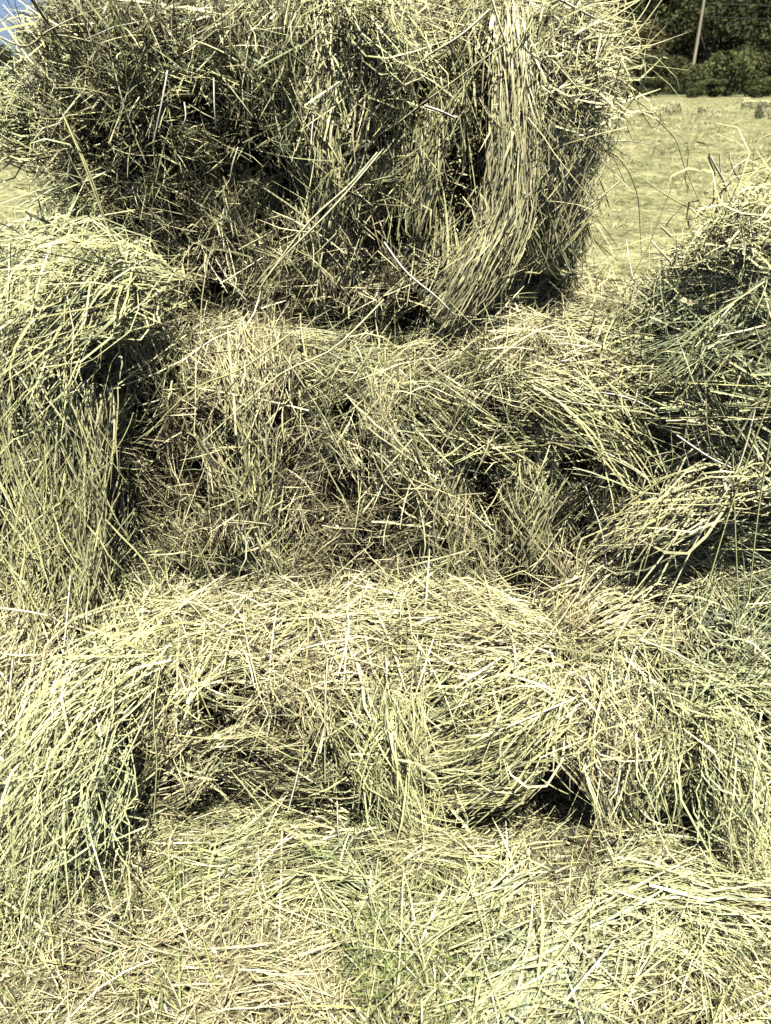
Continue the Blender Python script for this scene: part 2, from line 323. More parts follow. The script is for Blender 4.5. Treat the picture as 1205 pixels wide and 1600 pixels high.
def crevice(p, seed, thr=.95):
    """1 in the deep hollows between the locks of hay, 0 elsewhere"""
    q = p * np.array([1., 1., 1.25])
    s = np.zeros(len(p))
    for k, ph in zip(CK, CPH):
        s += np.sin(q @ k + ph + seed * 1.7)
    s = s / 8 ** .5
    return np.clip((s - thr) / .35, 0, 1)


# the deep holes one can see into: px, py, half width, half height, depth of the surface there
HOLES = np.array([(862, 1212, 42, 84, 1.08), (790, 1284, 115, 20, 1.04), (500, 1305, 60, 14, 1.04), (560, 1318, 40, 14, 1.03), (1015, 1285, 22, 28, 1.0), (1085, 1295, 28, 20, .98), (975, 866, 38, 15, 1.28), (1075, 846, 32, 14, 1.2), (1030, 962, 46, 17, 1.14),
                  (1052, 680, 22, 52, 1.27), (95, 1030, 26, 28, 1.08), (182, 1225, 32, 55, 1.0), (208, 1120, 20, 14, 1.02), (452, 270, 22, 65, 1.5), (150, 560, 40, 26, 1.27), (184, 780, 12, 95, 1.33), (540, 650, 24, 36, 1.35), (530, 745, 26, 26, 1.35),
                  (340, 700, 24, 24, 1.35), (366, 765, 10, 42, 1.34), (470, 500, 42, 14, 1.45), (835, 435, 52, 30, 1.5), (760, 140, 22, 110, 1.47), (750, 240, 26, 90, 1.47), (728, 325, 24, 70, 1.47), (640, 500, 40, 22, 1.5), (1100, 520, 26, 12, 1.22), (1010, 545, 18, 12, 1.27), (1062, 365, 20, 10, 1.33), (1172, 500, 26, 16, 1.2),
                  (880, 622, 20, 12, 1.34), (768, 762, 30, 20, 1.34), (222, 262, 20, 18, 1.5), (330, 180, 22, 16, 1.5), (150, 150, 16, 12, 1.5), (280, 330, 22, 16, 1.5), (400, 150, 14, 22, 1.5), (600, 210, 12, 26, 1.5), (800, 1065, 42, 20, 1.1), (330, 1262, 40, 14, 1.06), (470, 860, 20, 14, 1.38), (300, 870, 22, 14, 1.38),
                  (690, 690, 16, 22, 1.34), (250, 690, 16, 22, 1.34), (440, 640, 12, 26, 1.34), (910, 800, 12, 26, 1.32), (1180, 815, 26, 12, 1.17), (1110, 735, 22, 10, 1.2), (40, 660, 14, 40, 1.2), (110, 690, 8, 46, 1.2), (660, 1150, 18, 14, 1.06), (390, 1190, 24, 12, 1.06), (1120, 1010, 22, 12, 1.08), (1180, 1120, 18, 12, 1.02)])
HOLES[HOLES[:, 4] > 1.2, 2:4] *= .72
HC = np.array([P(q[0], q[1], q[4]) for q in HOLES])
HD = HC[:, 1] * math.cos(PITCH) - (HC[:, 2] - CAM_H) * math.sin(PITCH)
HR_FIRST = .3
HR = np.stack([HOLES[:, 2] / F * HD, np.where(HOLES[:, 4] < 1.11, .09, .055), HOLES[:, 3] / F * HD * 1.05], 1)


HR[0, 1] = HR_FIRST


def holes(p):
    """scaled distance to the nearest hole centre, below 1 inside"""
    q = p.reshape(-1, 3); out = np.full(len(q), 9.)
    for c, r in zip(HC, HR):
        out = np.minimum(out, (((q - c) / r) ** 2).sum(1))
    return out.reshape(p.shape[:-1])


class Bale:
    def __init__(self, lo, hi, r=.1, yaw=0, roll=0, amp=.018, dents=(), seed=0., flakes=7, axis=0, groove=.02, hollow=.05, thr=.85):
        lo, hi = np.array(lo, float), np.array(hi, float)
        self.c = (lo + hi) / 2; self.h = (hi - lo) / 2; self.r = r; self.amp = amp; self.seed = seed
        y, q = R(yaw), R(roll)
        self.Rm = np.array([[math.cos(y), -math.sin(y), 0], [math.sin(y), math.cos(y), 0], [0, 0, 1]]) @ np.array([[math.cos(q), 0, math.sin(q)], [0, 1, 0], [-math.sin(q), 0, math.cos(q)]])
        self.dents = [(P(px, py, Y), rad, dep) for px, py, Y, rad, dep in dents]
        self.hollow = hollow; self.thr = thr; self.deep = False; self.nf = flakes; self.axis = axis; self.groove = groove
        self.cuts = np.linspace(-1, 1, flakes + 1)[1:-1] * self.h[axis] + np.random.default_rng(int(seed * 7) + 3).normal(0, .012, flakes - 1)

    def local(self, p):
        return (p - self.c) @ self.Rm

    def sdf(self, p):
        l = self.local(p)
        q = np.abs(l) - (self.h - self.r)
        d = np.linalg.norm(np.maximum(q, 0), axis=1) + np.minimum(q.max(1), 0) - self.r
        d = d - self.amp * lump(p, self.seed)
        wob = .02 * np.sin(l[:, 2 if self.axis != 2 else 0] * 9 + self.seed)
        for c in self.cuts:
            d = d + self.groove * np.exp(-((l[:, self.axis] + wob - c) / .014) ** 2)
        for c, rad, dep in self.dents:
            d = d + dep * np.exp(-((p - c) ** 2).sum(1) / rad ** 2)
        if self.deep:
            d = d + self.hollow * self.hol(p) + .09 * np.exp(-holes(p) * .8)
        return d

    def hol(self, p):
        l = self.local(p)
        return crevice(p, self.seed, self.thr) * np.clip((self.h[2] - .03 - l[:, 2]) / .06, .25, 1)

    def grad(self, p, e=.006):
        return nrm(np.stack([self.sdf(p + np.eye(3)[i] * e) - self.sdf(p - np.eye(3)[i] * e) for i in range(3)], 1))

    def core(self, n=46):
        g = np.linspace(-1, 1, n)
        a, b = np.meshgrid(g, g, indexing='ij')
        V, Fc = [], []
        for ax in range(3):
            for s in (-1, 1):
                q = np.empty((n * n, 3)); q[:, ax] = s; q[:, (ax + 1) % 3] = a.ravel(); q[:, (ax + 2) % 3] = b.ravel()
                base = len(V) * n * n
                V.append(q)
                i = np.arange(n * n).reshape(n, n) + base
                f = np.stack([i[:-1, :-1], i[1:, :-1], i[1:, 1:], i[:-1, 1:]], -1).reshape(-1, 4)
                Fc.append(f if s > 0 else f[:, ::-1])
        V = np.concatenate(V); Fc = np.concatenate(Fc)
        p = (V * self.h * .97) @ self.Rm.T + self.c
        for _ in range(6):
            p = p - self.grad(p) * self.sdf(p)[:, None] * .8
        self.inner = p.copy()
        self.deep = True
        for _ in range(5):
            self.inner = self.inner - self.grad(self.inner) * np.clip(self.sdf(self.inner), -.025, .025)[:, None] * .7
        self.deep = False
        return p, Fc


def sample(p, Fc, n, wfun):
    a, b, c, d = (p[Fc[:, i]] for i in range(4))
    nr = np.cross(b - a, d - a) + np.cross(d - c, b - c)
    area = np.linalg.norm(nr, axis=1) / 2
    nr = nrm(nr)
    cen = (a + b + c + d) / 4
    w = area * wfun(cen, nr); w /= w.sum()
    i = rng.choice(len(Fc), n, p=w)
    u, v = rng.random((2, n, 1))
    return (a[i] * (1 - u) + b[i] * u) * (1 - v) + (d[i] * (1 - u) + c[i] * u) * v


UPV = np.array([0, math.sin(PITCH), math.cos(PITCH)])


def trace(surf, root, th, L, lift, off, K, stiff=.62, grav=.02, wander=.05, hug=.45, kinks=.24):
    n = surf.grad(root)
    D = np.cos(th)[:, None] * np.array([1., 0, 0]) + np.sin(th)[:, None] * UPV
    D = nrm(D - n * (D * n).sum(1, keepdims=True) + 1e-4)
    D = nrm(D * (1 - lift)[:, None] + n * lift[:, None])
    p = root + n * (off - surf.sdf(root))[:, None]
    p = p - D * (L * .5 * (1 - lift))[:, None]      # root is the middle of a lying strand, the foot of a lifted one
    ds = (L / (K - 1))[:, None]
    path = [p]
    w = rng.normal(0, 1, (len(p), 3)) * np.asarray(wander).reshape(-1, 1)
    kink = rng.integers(1, K - 1, len(p)); kk = rng.random(len(p)) < kinks; kd = rng.normal(0, .55, (len(p), 3))
    hugv = (hug * (1 - np.clip(lift * 1.6, 0, 1)))[:, None]
    for k in range(K - 1):
        d = surf.sdf(p)
        n = surf.grad(p)
        t = D - n * (D * n).sum(1, keepdims=True)
        corr = np.clip((off - d)[:, None] / ds, -1.2, 1.2)
        D = nrm(D * (1 - hugv * (1 - stiff)) + t * hugv * (1 - stiff) + n * corr * hugv * .8 + w - np.array([0, 0, grav]))
        hit = kk & (kink == k)
        D = nrm(D + kd * hit[:, None])
        p = p + D * ds
        path.append(p)
    return np.stack(path, 1), n


def cover(surf, core, n, wfun, lock=.66, lenk=.82, widk=1.0, offmax=.05, tint_shift=0.0):
    """the roots, angles and looks of n strands lying on a surface, most of them in locks"""
    def accept(q):
        fl = flow_at(q)
        keep = rng.random(len(q)) < np.clip(fl[:, 5] / 1.8, .04, 1) * (1 - .93 * surf.hol(q))
        return q[keep], fl[keep]
    nl = int(n * lock / 15)
    q, fl = accept(sample(core[0], core[1], nl * 3, wfun)); q, fl = q[:nl], fl[:nl]
    cnt = rng.integers(5, 30, len(q))
    i = np.repeat(np.arange(len(q)), cnt)
    lth = fl[:, 0] + np.radians(fl[:, 1]) * rng.normal(0, .8, len(q))
    loff = rng.uniform(.002, offmax, len(q)) ** 1.0
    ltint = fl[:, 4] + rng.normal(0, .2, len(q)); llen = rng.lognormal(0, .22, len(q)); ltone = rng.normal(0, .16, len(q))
    m = len(i)
    D = np.cos(lth)[:, None] * np.array([1., 0, 0]) + np.sin(lth)[:, None] * UPV
    Q = np.cross(D, surf.grad(q))
    rad = rng.uniform(.006, .020, len(q))
    root = q[i] + Q[i] * (rng.normal(0, 1, m) * rad[i])[:, None] + D[i] * (rng.normal(0, .028, m))[:, None]
    th = lth[i] + rng.normal(0, R(8), m) + (rng.random(m) < .12) * rng.normal(0, .5, m)
    L = fl[i, 2] * llen[i] * rng.uniform(.65, 1.25, m)
    lift = np.clip(fl[i, 3] + rng.normal(0, .07, m), 0, .85)
    off = loff[i] + rng.normal(0, .003, m)
    tint = ltint[i] + rng.normal(0, .07, m); tone = 1 + ltone[i] + rng.normal(0, .22, m)
    # single strands lying every which way
    ns = max(n - m, 200)
    q2, f2 = accept(sample(core[0], core[1], ns * 3, wfun)); q2, f2 = q2[:ns], f2[:ns]
    th2 = f2[:, 0] + np.radians(f2[:, 1] * 1.5) * rng.normal(0, 1, len(q2)) + (rng.random(len(q2)) < .004 * f2[:, 1]) * rng.normal(0, 1, len(q2))
    root = np.concatenate([root, q2]); th = np.concatenate([th, th2])
    L = np.concatenate([L, f2[:, 2] * rng.lognormal(-.05, .35, len(q2))]) * lenk
    lift = np.concatenate([lift, np.clip(f2[:, 3] * 1.2 + np.abs(rng.normal(0, .08, len(q2))), 0, .9)])
    off = np.concatenate([off, rng.uniform(.0, offmax * 1.25, len(q2))])
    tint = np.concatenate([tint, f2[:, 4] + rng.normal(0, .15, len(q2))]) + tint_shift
    tone = np.concatenate([tone, 1 + rng.normal(0, .2, len(q2))])
    th = np.where(rng.random(len(th)) < .25, th + np.pi, th)
    wd = rng.lognormal(np.log(.0022), .33, len(th)) * widk
    wd = wd * np.clip(1.12 - .0095 * np.concatenate([fl[i, 1], f2[:, 1]]), .55, 1.1)
    brown = rng.random(len(th)) < .05
    tint = np.where(brown, rng.uniform(.9, 1, len(th)), np.clip(tint, 0, .88))
    L = np.clip(L, .018, .3)
    tint = np.clip(tint + .12 * lump(root * .6, 3.3), 0, .88)
    tone = tone * np.where(rng.random(len(th)) < .8, 1 - .38 * np.clip((np.concatenate([fl[i, 3], f2[:, 3]]) - .12) / .2, 0, 1), 1)  # lifted cut ends darker: leafier hay, plus front-face shade put into the tone
    stray = rng.random(len(th)) < .05
    th = np.where(stray, rng.uniform(0, 2 * np.pi, len(th)), th); L = np.where(stray, rng.uniform(.07, .2, len(th)), L)
    off = np.where(stray, rng.uniform(.03, offmax * 1.3, len(th)), off); lift = np.where(stray, rng.uniform(0, .2, len(th)), lift)
    pale = (rng.random(len(th)) < .06) | (stray & (rng.random(len(th)) < .35))
    tint = np.where(pale, .78, tint); tone = np.where(pale, rng.uniform(1.2, 1.7, len(th)), tone)
    spread = np.concatenate([fl[i, 1], f2[:, 1] * 1.3])
    return root, th, L, lift, off, np.clip(tint, 0, 1), np.clip(tone, .35, 1.7), wd, .012 + .0016 * spread


def seen_weight(c, nr):
    px, py = proj(c)
    w = np.where((nr[:, 1] < -.25) | (nr[:, 2] > .25), 1.0, np.where(np.abs(nr[:, 0]) > .5, .6, .08))
    w = w * np.where((px > -160) & (px < 1365) & (py > -160) & (py < 1760), 1.0, .12)
    dist = np.linalg.norm(c - np.array([0, 0, CAM_H]), axis=1)
    return w / dist ** 1.2 * np.where(nr[:, 2] < -.5, .2, 1)


def strand_objects(name, data, surf, parent, base, bins=None, material=None):
    """makes the strand mesh objects; bins = which flake each strand belongs to"""
    root, th, L, lift, off, tint, tone, wd, wan = data
    if bins is None:
        bins = np.zeros(len(root), int)
    tube = rng.random(len(root)) < .10
    long = L > .085
    made = []
    for b in np.unique(bins):
        chunks = []
        V_all, F_all, T_all, N_all, base_i = [], [], [], [], 0
        for tb in (False, True):
            for lg in (False, True):
                s = (bins == b) & (tube == tb) & (long == lg)
                if s.sum() < 2:
                    continue
                K = (5 if lg else (4 if tb else 3))
                path, n = trace(surf, root[s], th[s], L[s], lift[s], off[s], K, wander=wan[s])
                keep = ((holes(path).min(1) > 1) | (rng.random(len(path)) < .08)) & (rng.random(len(path)) > .95 * np.clip(surf.hol(path.reshape(-1, 3)).reshape(path.shape[:2]).max(1) * 1.1, 0, 1) ** 1.5)
                path, n = path[keep], n[keep]; s = np.flatnonzero(s)[keep]
                if len(s) < 2:
                    continue
                ref = nrm(n + rng.normal(0, .8, n.shape))
                me = strands_mesh('tmp', path, wd[s] * (.85 if tb else 1.15), tb, ref, tint[s], tone[s], base)
                nv = len(me.vertices)
                co = np.empty(nv * 3, np.float32); me.vertices.foreach_get('co', co)
                lp = np.empty(len(me.loops), np.int32); me.loops.foreach_get('vertex_index', lp)
                a = np.empty(nv, np.float32); me.attributes['tint'].data.foreach_get('value', a)
                c = np.empty(nv, np.float32); me.attributes['tone'].data.foreach_get('value', c)
                V_all.append(co.reshape(-1, 3)); F_all.append(lp.reshape(-1, 4) + base_i); T_all.append(a); N_all.append(c); base_i += nv
                bpy.data.meshes.remove(me)
        if not V_all:
            continue
        me = new_mesh(name, np.concatenate(V_all), np.concatenate(F_all), material or M_HAY, np.concatenate(T_all), np.concatenate(N_all))
        made.append(link(name, me, parent, kind='stuff'))
    return made


def chaff(name, surf, core, n, parent, base, wfun, deep=False):
    """leaf scraps and broken bits caught in the hay"""
    q = sample(core[0], core[1], n, wfun); q = q[(rng.random(len(q)) > .9 * surf.hol(q)) & (holes(q) > 1)] if not deep else q
    m = len(q); nn = surf.grad(q)
    q = q + nn * ((rng.uniform(-.022, .004, m) if deep else rng.uniform(0, .034, m)) - surf.sdf(q))[:, None]
    a = nrm(rng.normal(0, 1, (m, 3))); b = nrm(np.cross(a, nn + rng.normal(0, .6, (m, 3))))
    la = rng.lognormal(np.log(.024 if deep else .006), .5, (m, 1)); lb = rng.lognormal(np.log(.0013), .4, (m, 1))
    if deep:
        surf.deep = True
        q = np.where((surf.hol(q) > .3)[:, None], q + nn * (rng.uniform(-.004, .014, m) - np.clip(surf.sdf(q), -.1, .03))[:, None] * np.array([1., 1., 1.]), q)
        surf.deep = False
    V = np.stack([q - a * la, q + b * lb, q + a * la, q - b * lb], 1).reshape(-1, 3) - np.asarray(base)
    me = new_mesh(name, V, np.arange(m * 4).reshape(m, 4), M_HAY, np.repeat(np.clip(flow_at(q)[:, 4] + (.22 if deep else 0) + rng.normal(0, .25, m), 0, 1), 4), np.repeat(np.clip((.5 if deep else 1) + rng.normal(0, .3, m), .12, 1.8), 4))  # deep bits are browner, and their lower tone paints in the shade of gaps
    return link(name, me, parent, kind='stuff')


def smooth_path(pts, K):
    pts = np.asarray(pts, float)
    t = np.linspace(0, len(pts) - 1, K)
    i = np.clip(t.astype(int), 0, len(pts) - 2); f = (t - i)[:, None]
    p0 = pts[np.maximum(i - 1, 0)]; p1 = pts[i]; p2 = pts[i + 1]; p3 = pts[np.minimum(i + 2, len(pts) - 1)]
    return .5 * (2 * p1 + (p2 - p0) * f + (2 * p0 - 5 * p1 + 4 * p2 - p3) * f ** 2 + (3 * p1 - p0 - 3 * p2 + p3) * f ** 3)


def stalk_mesh(path, w, tint, tone, base, material):
    me = strands_mesh('hay_stalk', path[None], np.array([w]), True, np.array([[.13, -.9, .4]]), np.array([tint]), np.array([tone]), base, material)
    return me


def loose_stalks(surf, core, n, parent, base, wfun=seen_weight, material=None):
    """single stalks that lie proud of the rest, each a part of its own"""
    q = sample(core[0], core[1], n * 4, wfun)
    px, py = proj(q)
    q = q[(px > -20) & (px < 1225) & (py > -20) & (py < 1620)][:n]
    fl = flow_at(q)
    th = fl[:, 0] + np.radians(fl[:, 1]) * rng.normal(0, 1, len(q)) + (rng.random(len(q)) < .3) * rng.normal(0, .9, len(q))
    L = np.clip(rng.lognormal(np.log(.13), .45, len(q)), .05, .32)
    path, nn = trace(surf, q, th, L, np.clip(rng.normal(.08, .08, len(q)), 0, .4), rng.uniform(.036, .06, len(q)), 7, hug=.25, wander=.03, kinks=.1)
    for k in range(len(q)):
        pale = rng.random() < .3
        me = stalk_mesh(path[k], rng.uniform(.0022, .0042), rng.uniform(.2, .9) if pale else np.clip(fl[k, 4] + rng.normal(0, .1), 0, .85), rng.uniform(.9, 1.2), base, M_PALE if pale else M_HAY)
        link('hay_stalk', me, parent)


def given_stalks(rows, parent, base):
    """stalks traced one by one: (width mm, pale?, tint, depth, points)"""
    for wmm, pale, tint, pts in rows:
        pp = np.array([P(*q) for q in pts])
        me = stalk_mesh(smooth_path(pp, max(5, 3 * len(pts))), wmm / 1000, tint, 1.05, base, M_PALE if pale else M_HAY)
        link('hay_stalk', me, parent)


G_STACK = 'hay bales of the near stack'


def build_bale(b, n, label, stalks=30, given=(), seeds=None, sprays=(), sheaves=(), wide=.88, longer=1.0):
    base = np.array([b.c[0], b.c[1], b.c[2] - b.h[2]])
    root = empty('hay_bale', base, label, 'hay bale', G_STACK)
    core = b.core()
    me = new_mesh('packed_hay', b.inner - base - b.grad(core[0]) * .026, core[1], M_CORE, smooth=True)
    link('packed_hay', me, root)
    d = cover(b, core, n, seen_weight, widk=wide, lenk=.82 * longer)
    l = b.local(d[0])[:, b.axis]
    bins = np.searchsorted(np.sort(b.cuts), l)
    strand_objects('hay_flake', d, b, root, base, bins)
    chaff('hay_chaff', b, core, int(n * .3), root, base, seen_weight)
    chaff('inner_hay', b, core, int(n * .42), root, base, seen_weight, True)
    loose_stalks(b, core, stalks, root, base)
    given_stalks(given, root, base)
    for s in sprays:
        spray(root, base, *s)
    for s in sheaves:
        sheaf(root, base, *s)
    if seeds:
        seed_heads(b, core, root, base, *seeds)
    return root


def spray(parent, base, a, z, n, w0, w1, tint, sag=.03, name='hay_tuft', pale=False):
    n = int(n * 1.6)
    """a tuft of strands running from near a to near z; w0, w1 spread in metres at the two ends"""
    a, z = np.asarray(a), np.asarray(z)
    K = 6
    A = a + rng.normal(0, 1, (n, 3)) * w0; Z = z + rng.normal(0, 1, (n, 3)) * w1
    n0 = n; f0 = rng.uniform(-.1, .3, (n, 1)) + .2 * (rng.random((n, 1)) < .25); f = f0 + rng.uniform(.4, .85, (n, 1)); D_ = Z - A; A, Z = A + D_ * f0, A + D_ * f
    t = np.linspace(0, 1, K)[None, :, None]
    path = A[:, None] * (1 - t) + Z[:, None] * t
    tt = f0[:, None] + (f - f0)[:, None] * t
    path = path + np.array([0, 0, 1]) * (sag * 4 * tt * (1 - tt)) * rng.uniform(.6, 1.2, (n, 1, 1))
    path = path + rng.normal(0, .03, (n, 1, 3)) * np.sin(np.pi * t) + rng.normal(0, .018, (n, 1, 3)) * (t - .5) * 2 + rng.normal(0, .012, (n, 1, 3)) * np.sin(2 * np.pi * t) + rng.normal(0, .001, (n, K, 3))
    path = path[(holes(path).min(1) > 1) | (rng.random(n) < .15)]; n = len(path)
    ref = nrm(np.array([.1, -.7, .7]) + rng.normal(0, .5, (n, 3)))
    me = strands_mesh(name, path, rng.lognormal(np.log(.0021), .34, n), False, ref, np.clip(tint + rng.normal(0, .12, n), 0, 1), np.clip(1 + rng.normal(0, .18, n), .6, 1.5), base, M_PALE if pale else M_HAY)
    link(name, me, parent, kind='stuff')


def sheaf(parent, base, pts, n, w, thick, tint, bit=.4, jit=.05, thickness=1.0):
    """strands lying along a curved lock; w = half widths along it, thick = how far they stand off"""
    C = smooth_path([P(*q) for q in pts], 60)
    T = nrm(np.gradient(C, axis=0))
    wv = np.interp(np.linspace(0, 1, 60), np.linspace(0, 1, len(w)), w)
    side = nrm(np.cross(T, np.array([0, -.9, .35]))); out = nrm(np.cross(side, T)); out = out * np.sign((out * np.array([0, -.9, .35])).sum(1, keepdims=True))
    K = 6
    b = bit * rng.uniform(.6, 1.4, n); t0 = rng.uniform(-.1, 1.05 - b * .8, n)
    u = rng.normal(0, .75, n); v = np.abs(rng.normal(0, thick, n)); sl = rng.normal(0, jit, n)
    fly = rng.random(n) < min(.2, jit * 1.6); lim = .012 / max(wv.mean(), .004) * .9; sl = np.clip(np.where(fly, rng.normal(0, jit * 5, n), sl), -lim, lim); v = np.where(fly, v + .008, v)
    ts = np.clip(t0[:, None] + b[:, None] * np.linspace(0, 1, K)[None], 0, 1) * 59
    i = ts.round().astype(int)
    arch = np.sin(np.linspace(0, np.pi, K))[None, :]
    off = (u[:, None] + sl[:, None] * np.linspace(-1, 1, K)[None] * 4) * wv[i]
    path = C[i] + side[i] * off[..., None] + out[i] * (v[:, None] + .004 * arch * rng.random((n, 1)))[..., None] * (1 - .45 * np.minimum(np.abs(u), 1.5)[:, None, None] ** 2 / 2.25)
    f = ts - i
    path = path + T[i] * (f * np.linalg.norm(C[1] - C[0]))[..., None] + rng.normal(0, .0013, path.shape) + rng.normal(0, .004, (n, 1, 3)) * arch[..., None]
    ok = holes(path).min(1) > 1; path, i = path[ok], i[ok]; n = len(path)
    ref = nrm(out[i[:, 2]] + rng.normal(0, .5, (n, 3)))
    parts = []
    for tb in (True, False):
        h = (np.arange(n) % 4 == 0) == tb
        me = strands_mesh('hay_sheaf', path[h], rng.lognormal(np.log(.0019 * thickness), .3, h.sum()), tb, ref[h], np.clip(tint + rng.normal(0, .11, h.sum()), 0, .9), np.clip(1 + rng.normal(0, .18, h.sum()), .6, 1.5), base)
        link('hay_sheaf', me, parent, kind='stuff')


def seed_heads(b, core, parent, base, zones, n):
    q = sample(core[0], core[1], 60000, seen_weight)
    px, py = proj(q)
    w = np.zeros(len(q))
    for (x, y, rx, ry) in zones:
        w = np.maximum(w, np.exp(-((px - x) / rx) ** 2 - ((py - y) / ry) ** 2))
    q = q[rng.random(len(q)) < w][:n]
    nn = b.grad(q)
    q = q + nn * (rng.uniform(.003, .032, len(q)) - b.sdf(q))[:, None]
    m = len(q)
    ax = nrm(np.array([0, -.2, 1.]) + rng.normal(0, .6, (m, 3))); s1 = nrm(np.cross(ax, rng.normal(0, 1, (m, 3)))); s2 = np.cross(ax, s1)
    l = rng.uniform(.0026, .005, (m, 1)); w_ = l * rng.uniform(.4, .65, (m, 1))
    V = np.stack([q + ax * l, q + s1 * w_, q + s2 * w_, q - s1 * w_, q - s2 * w_, q - ax * l], 1).reshape(-1, 3) - base
    f = np.array([[0, 1, 2], [0, 2, 3], [0, 3, 4], [0, 4, 1], [5, 2, 1], [5, 3, 2], [5, 4, 3], [5, 1, 4]])
    Fc = (np.arange(m)[:, None, None] * 6 + f[None]).reshape(-1, 3)
    me = new_mesh('seed_heads', V, Fc, M_SEED, np.repeat(np.clip(rng.normal(.5, .25, m), 0, 1), 6), np.repeat(np.clip(1 + rng.normal(0, .25, m), .5, 1.6), 6))
    link('seed_heads', me, parent, kind='stuff')


# ------------------------------------------------------------------ ground: the mown field
HEAPS = [(P(860, 1460, .80)[:2], .26, .16, .10), (P(640, 1330, .95)[:2], .13, .09, .07), (P(430, 1340, .95)[:2], .16, .08, .05), (P(1120, 1450, .85)[:2], .2, .14, .09),
         (P(60, 1380, .9)[:2], .16, .12, .07), (P(900, 1340, .98)[:2], .16, .08, .06)]


def ground_h(x, y):
    h = np.zeros_like(x)
    for (c, sx, sy, a) in HEAPS:
        h = h + a * np.exp(-((x - c[0]) / sx) ** 2 - ((y - c[1]) / sy) ** 2)
    far = np.clip((y - 1.5) / 4, 0, 1) * np.clip(1.2 - y / 90, 0, 1)
    return h + far * (.05 * np.sin(x * 1.3 + y * .55) + .035 * np.sin(x * .6 - y * 1.1 + 1)) + (.012 * np.sin(x * 31 + 2 * np.sin(y * 27)) + .010 * np.sin(x * 17 - y * 43 + 1.5 * np.sin(x * 13))) * np.clip(2 - y, 0, 1)


class Ground:
    def hol(self, p):
        return .6 * crevice(p, 9.1, .85)

    def sdf(self, p):
        return (p[:, 2] - ground_h(p[:, 0], p[:, 1])) * .93

    def grad(self, p, e=.01):
        gx = (ground_h(p[:, 0] + e, p[:, 1]) - ground_h(p[:, 0] - e, p[:, 1])) / (2 * e)
        gy = (ground_h(p[:, 0], p[:, 1] + e) - ground_h(p[:, 0], p[:, 1] - e)) / (2 * e)
        return nrm(np.stack([-gx, -gy, np.ones(len(p))], 1))


GR = Ground()


def axis_steps(fine, lo, hi, step, far):
    core_ = np.arange(lo, hi + 1e-6, step)
    k = 1.0; out = [hi]; s = step
    while out[-1] < far:
        s *= 1.16; out.append(out[-1] + s)
    out2 = [lo]; s = step
    while out2[-1] > -far:
        s *= 1.16; out2.append(out2[-1] - s)
    return np.array(sorted(set(np.round(np.concatenate([core_, out[1:], out2[1:]]), 4))))


gx = axis_steps(0, -1.6, 1.6, .03, 3000); gy = axis_steps(0, .2, 2.0, .03, 3000)
X, Y = np.meshgrid(gx, gy, indexing='ij')
Zg = ground_h(X, Y)
gi = np.arange(X.size).reshape(X.shape)
gf = np.stack([gi[:-1, :-1], gi[1:, :-1], gi[1:, 1:], gi[:-1, 1:]], -1).reshape(-1, 4)
link('field', new_mesh('field', np.stack([X.ravel(), Y.ravel(), Zg.ravel()], 1), gf, M_FIELD, smooth=True), kind='structure')


# ------------------------------------------------------------------ background hills
def hill(name, f, x0, x1, y0, y1, nx, ny, m):
    x = np.linspace(x0, x1, nx); y = np.linspace(y0, y1, ny)
    Xh, Yh = np.meshgrid(x, y, indexing='ij')
    Z = f(Xh, Yh)
    i = np.arange(Xh.size).reshape(Xh.shape)
    fc = np.stack([i[:-1, :-1], i[1:, :-1], i[1:, 1:], i[:-1, 1:]], -1).reshape(-1, 4)
    link(name, new_mesh(name, np.stack([Xh.ravel(), Yh.ravel(), Z.ravel()], 1), fc, m, smooth=True), kind='structure')


def slope(x, y):
    t = np.clip((y - 112) / 170, 0, 1); s = np.clip((x + 35) / 70, 0, 1); s = s * s * (3 - 2 * s)
    return -.3 + 62 * t ** 1.1 * s + 1.5 * np.sin(x * .05) * t - np.clip((y - 112) * -.05, 0, .5)


hill('hillside', slope, -60, 320, 108, 330, 60, 40, M_HILL)
hill('distant_hills', lambda x, y: -4 + np.clip((y - 1500) / 900, 0, 1) * (95 + 22 * np.sin(x * .0021 + 1) + 9 * np.sin(x * .009)), -3600, 3600, 1500, 2500, 110, 12, M_FAR)


# ------------------------------------------------------------------ trees and shrubs
def crown_mesh(name, lobes, n, leaf, m, seed):
    r = np.random.default_rng(seed)
    V = []; tt = []
    li = r.integers(0, len(lobes), n)
    C = np.array([q[0] for q in lobes])[li]; RR = np.array([q[1] for q in lobes])[li]
    V = C + nrm(r.normal(0, 1, (n, 3))) * RR * r.uniform(.5, 1.1, (n, 1)) ** .5
    lt = r.uniform(0, 1, len(lobes))[li]
    s1 = nrm(r.normal(0, 1, (n, 3))); s2 = nrm(np.cross(s1, r.normal(0, 1, (n, 3)))); s1 = np.cross(s2, np.cross(s1, s2)) * 1.0
    a = r.uniform(.6, 1.4, (n, 1)) * leaf
    q = np.stack([V - s1 * a, V + s2 * a * .6, V + s1 * a, V - s2 * a * .6], 1).reshape(-1, 3)
    f = np.arange(n * 4).reshape(n, 4)
    return new_mesh(name, q, f, m, np.repeat(np.clip(.65 * lt + .35 * r.uniform(0, 1, n), 0, 1), 4), np.repeat(np.clip(1 + r.normal(0, .2, n), .5, 1.6), 4))


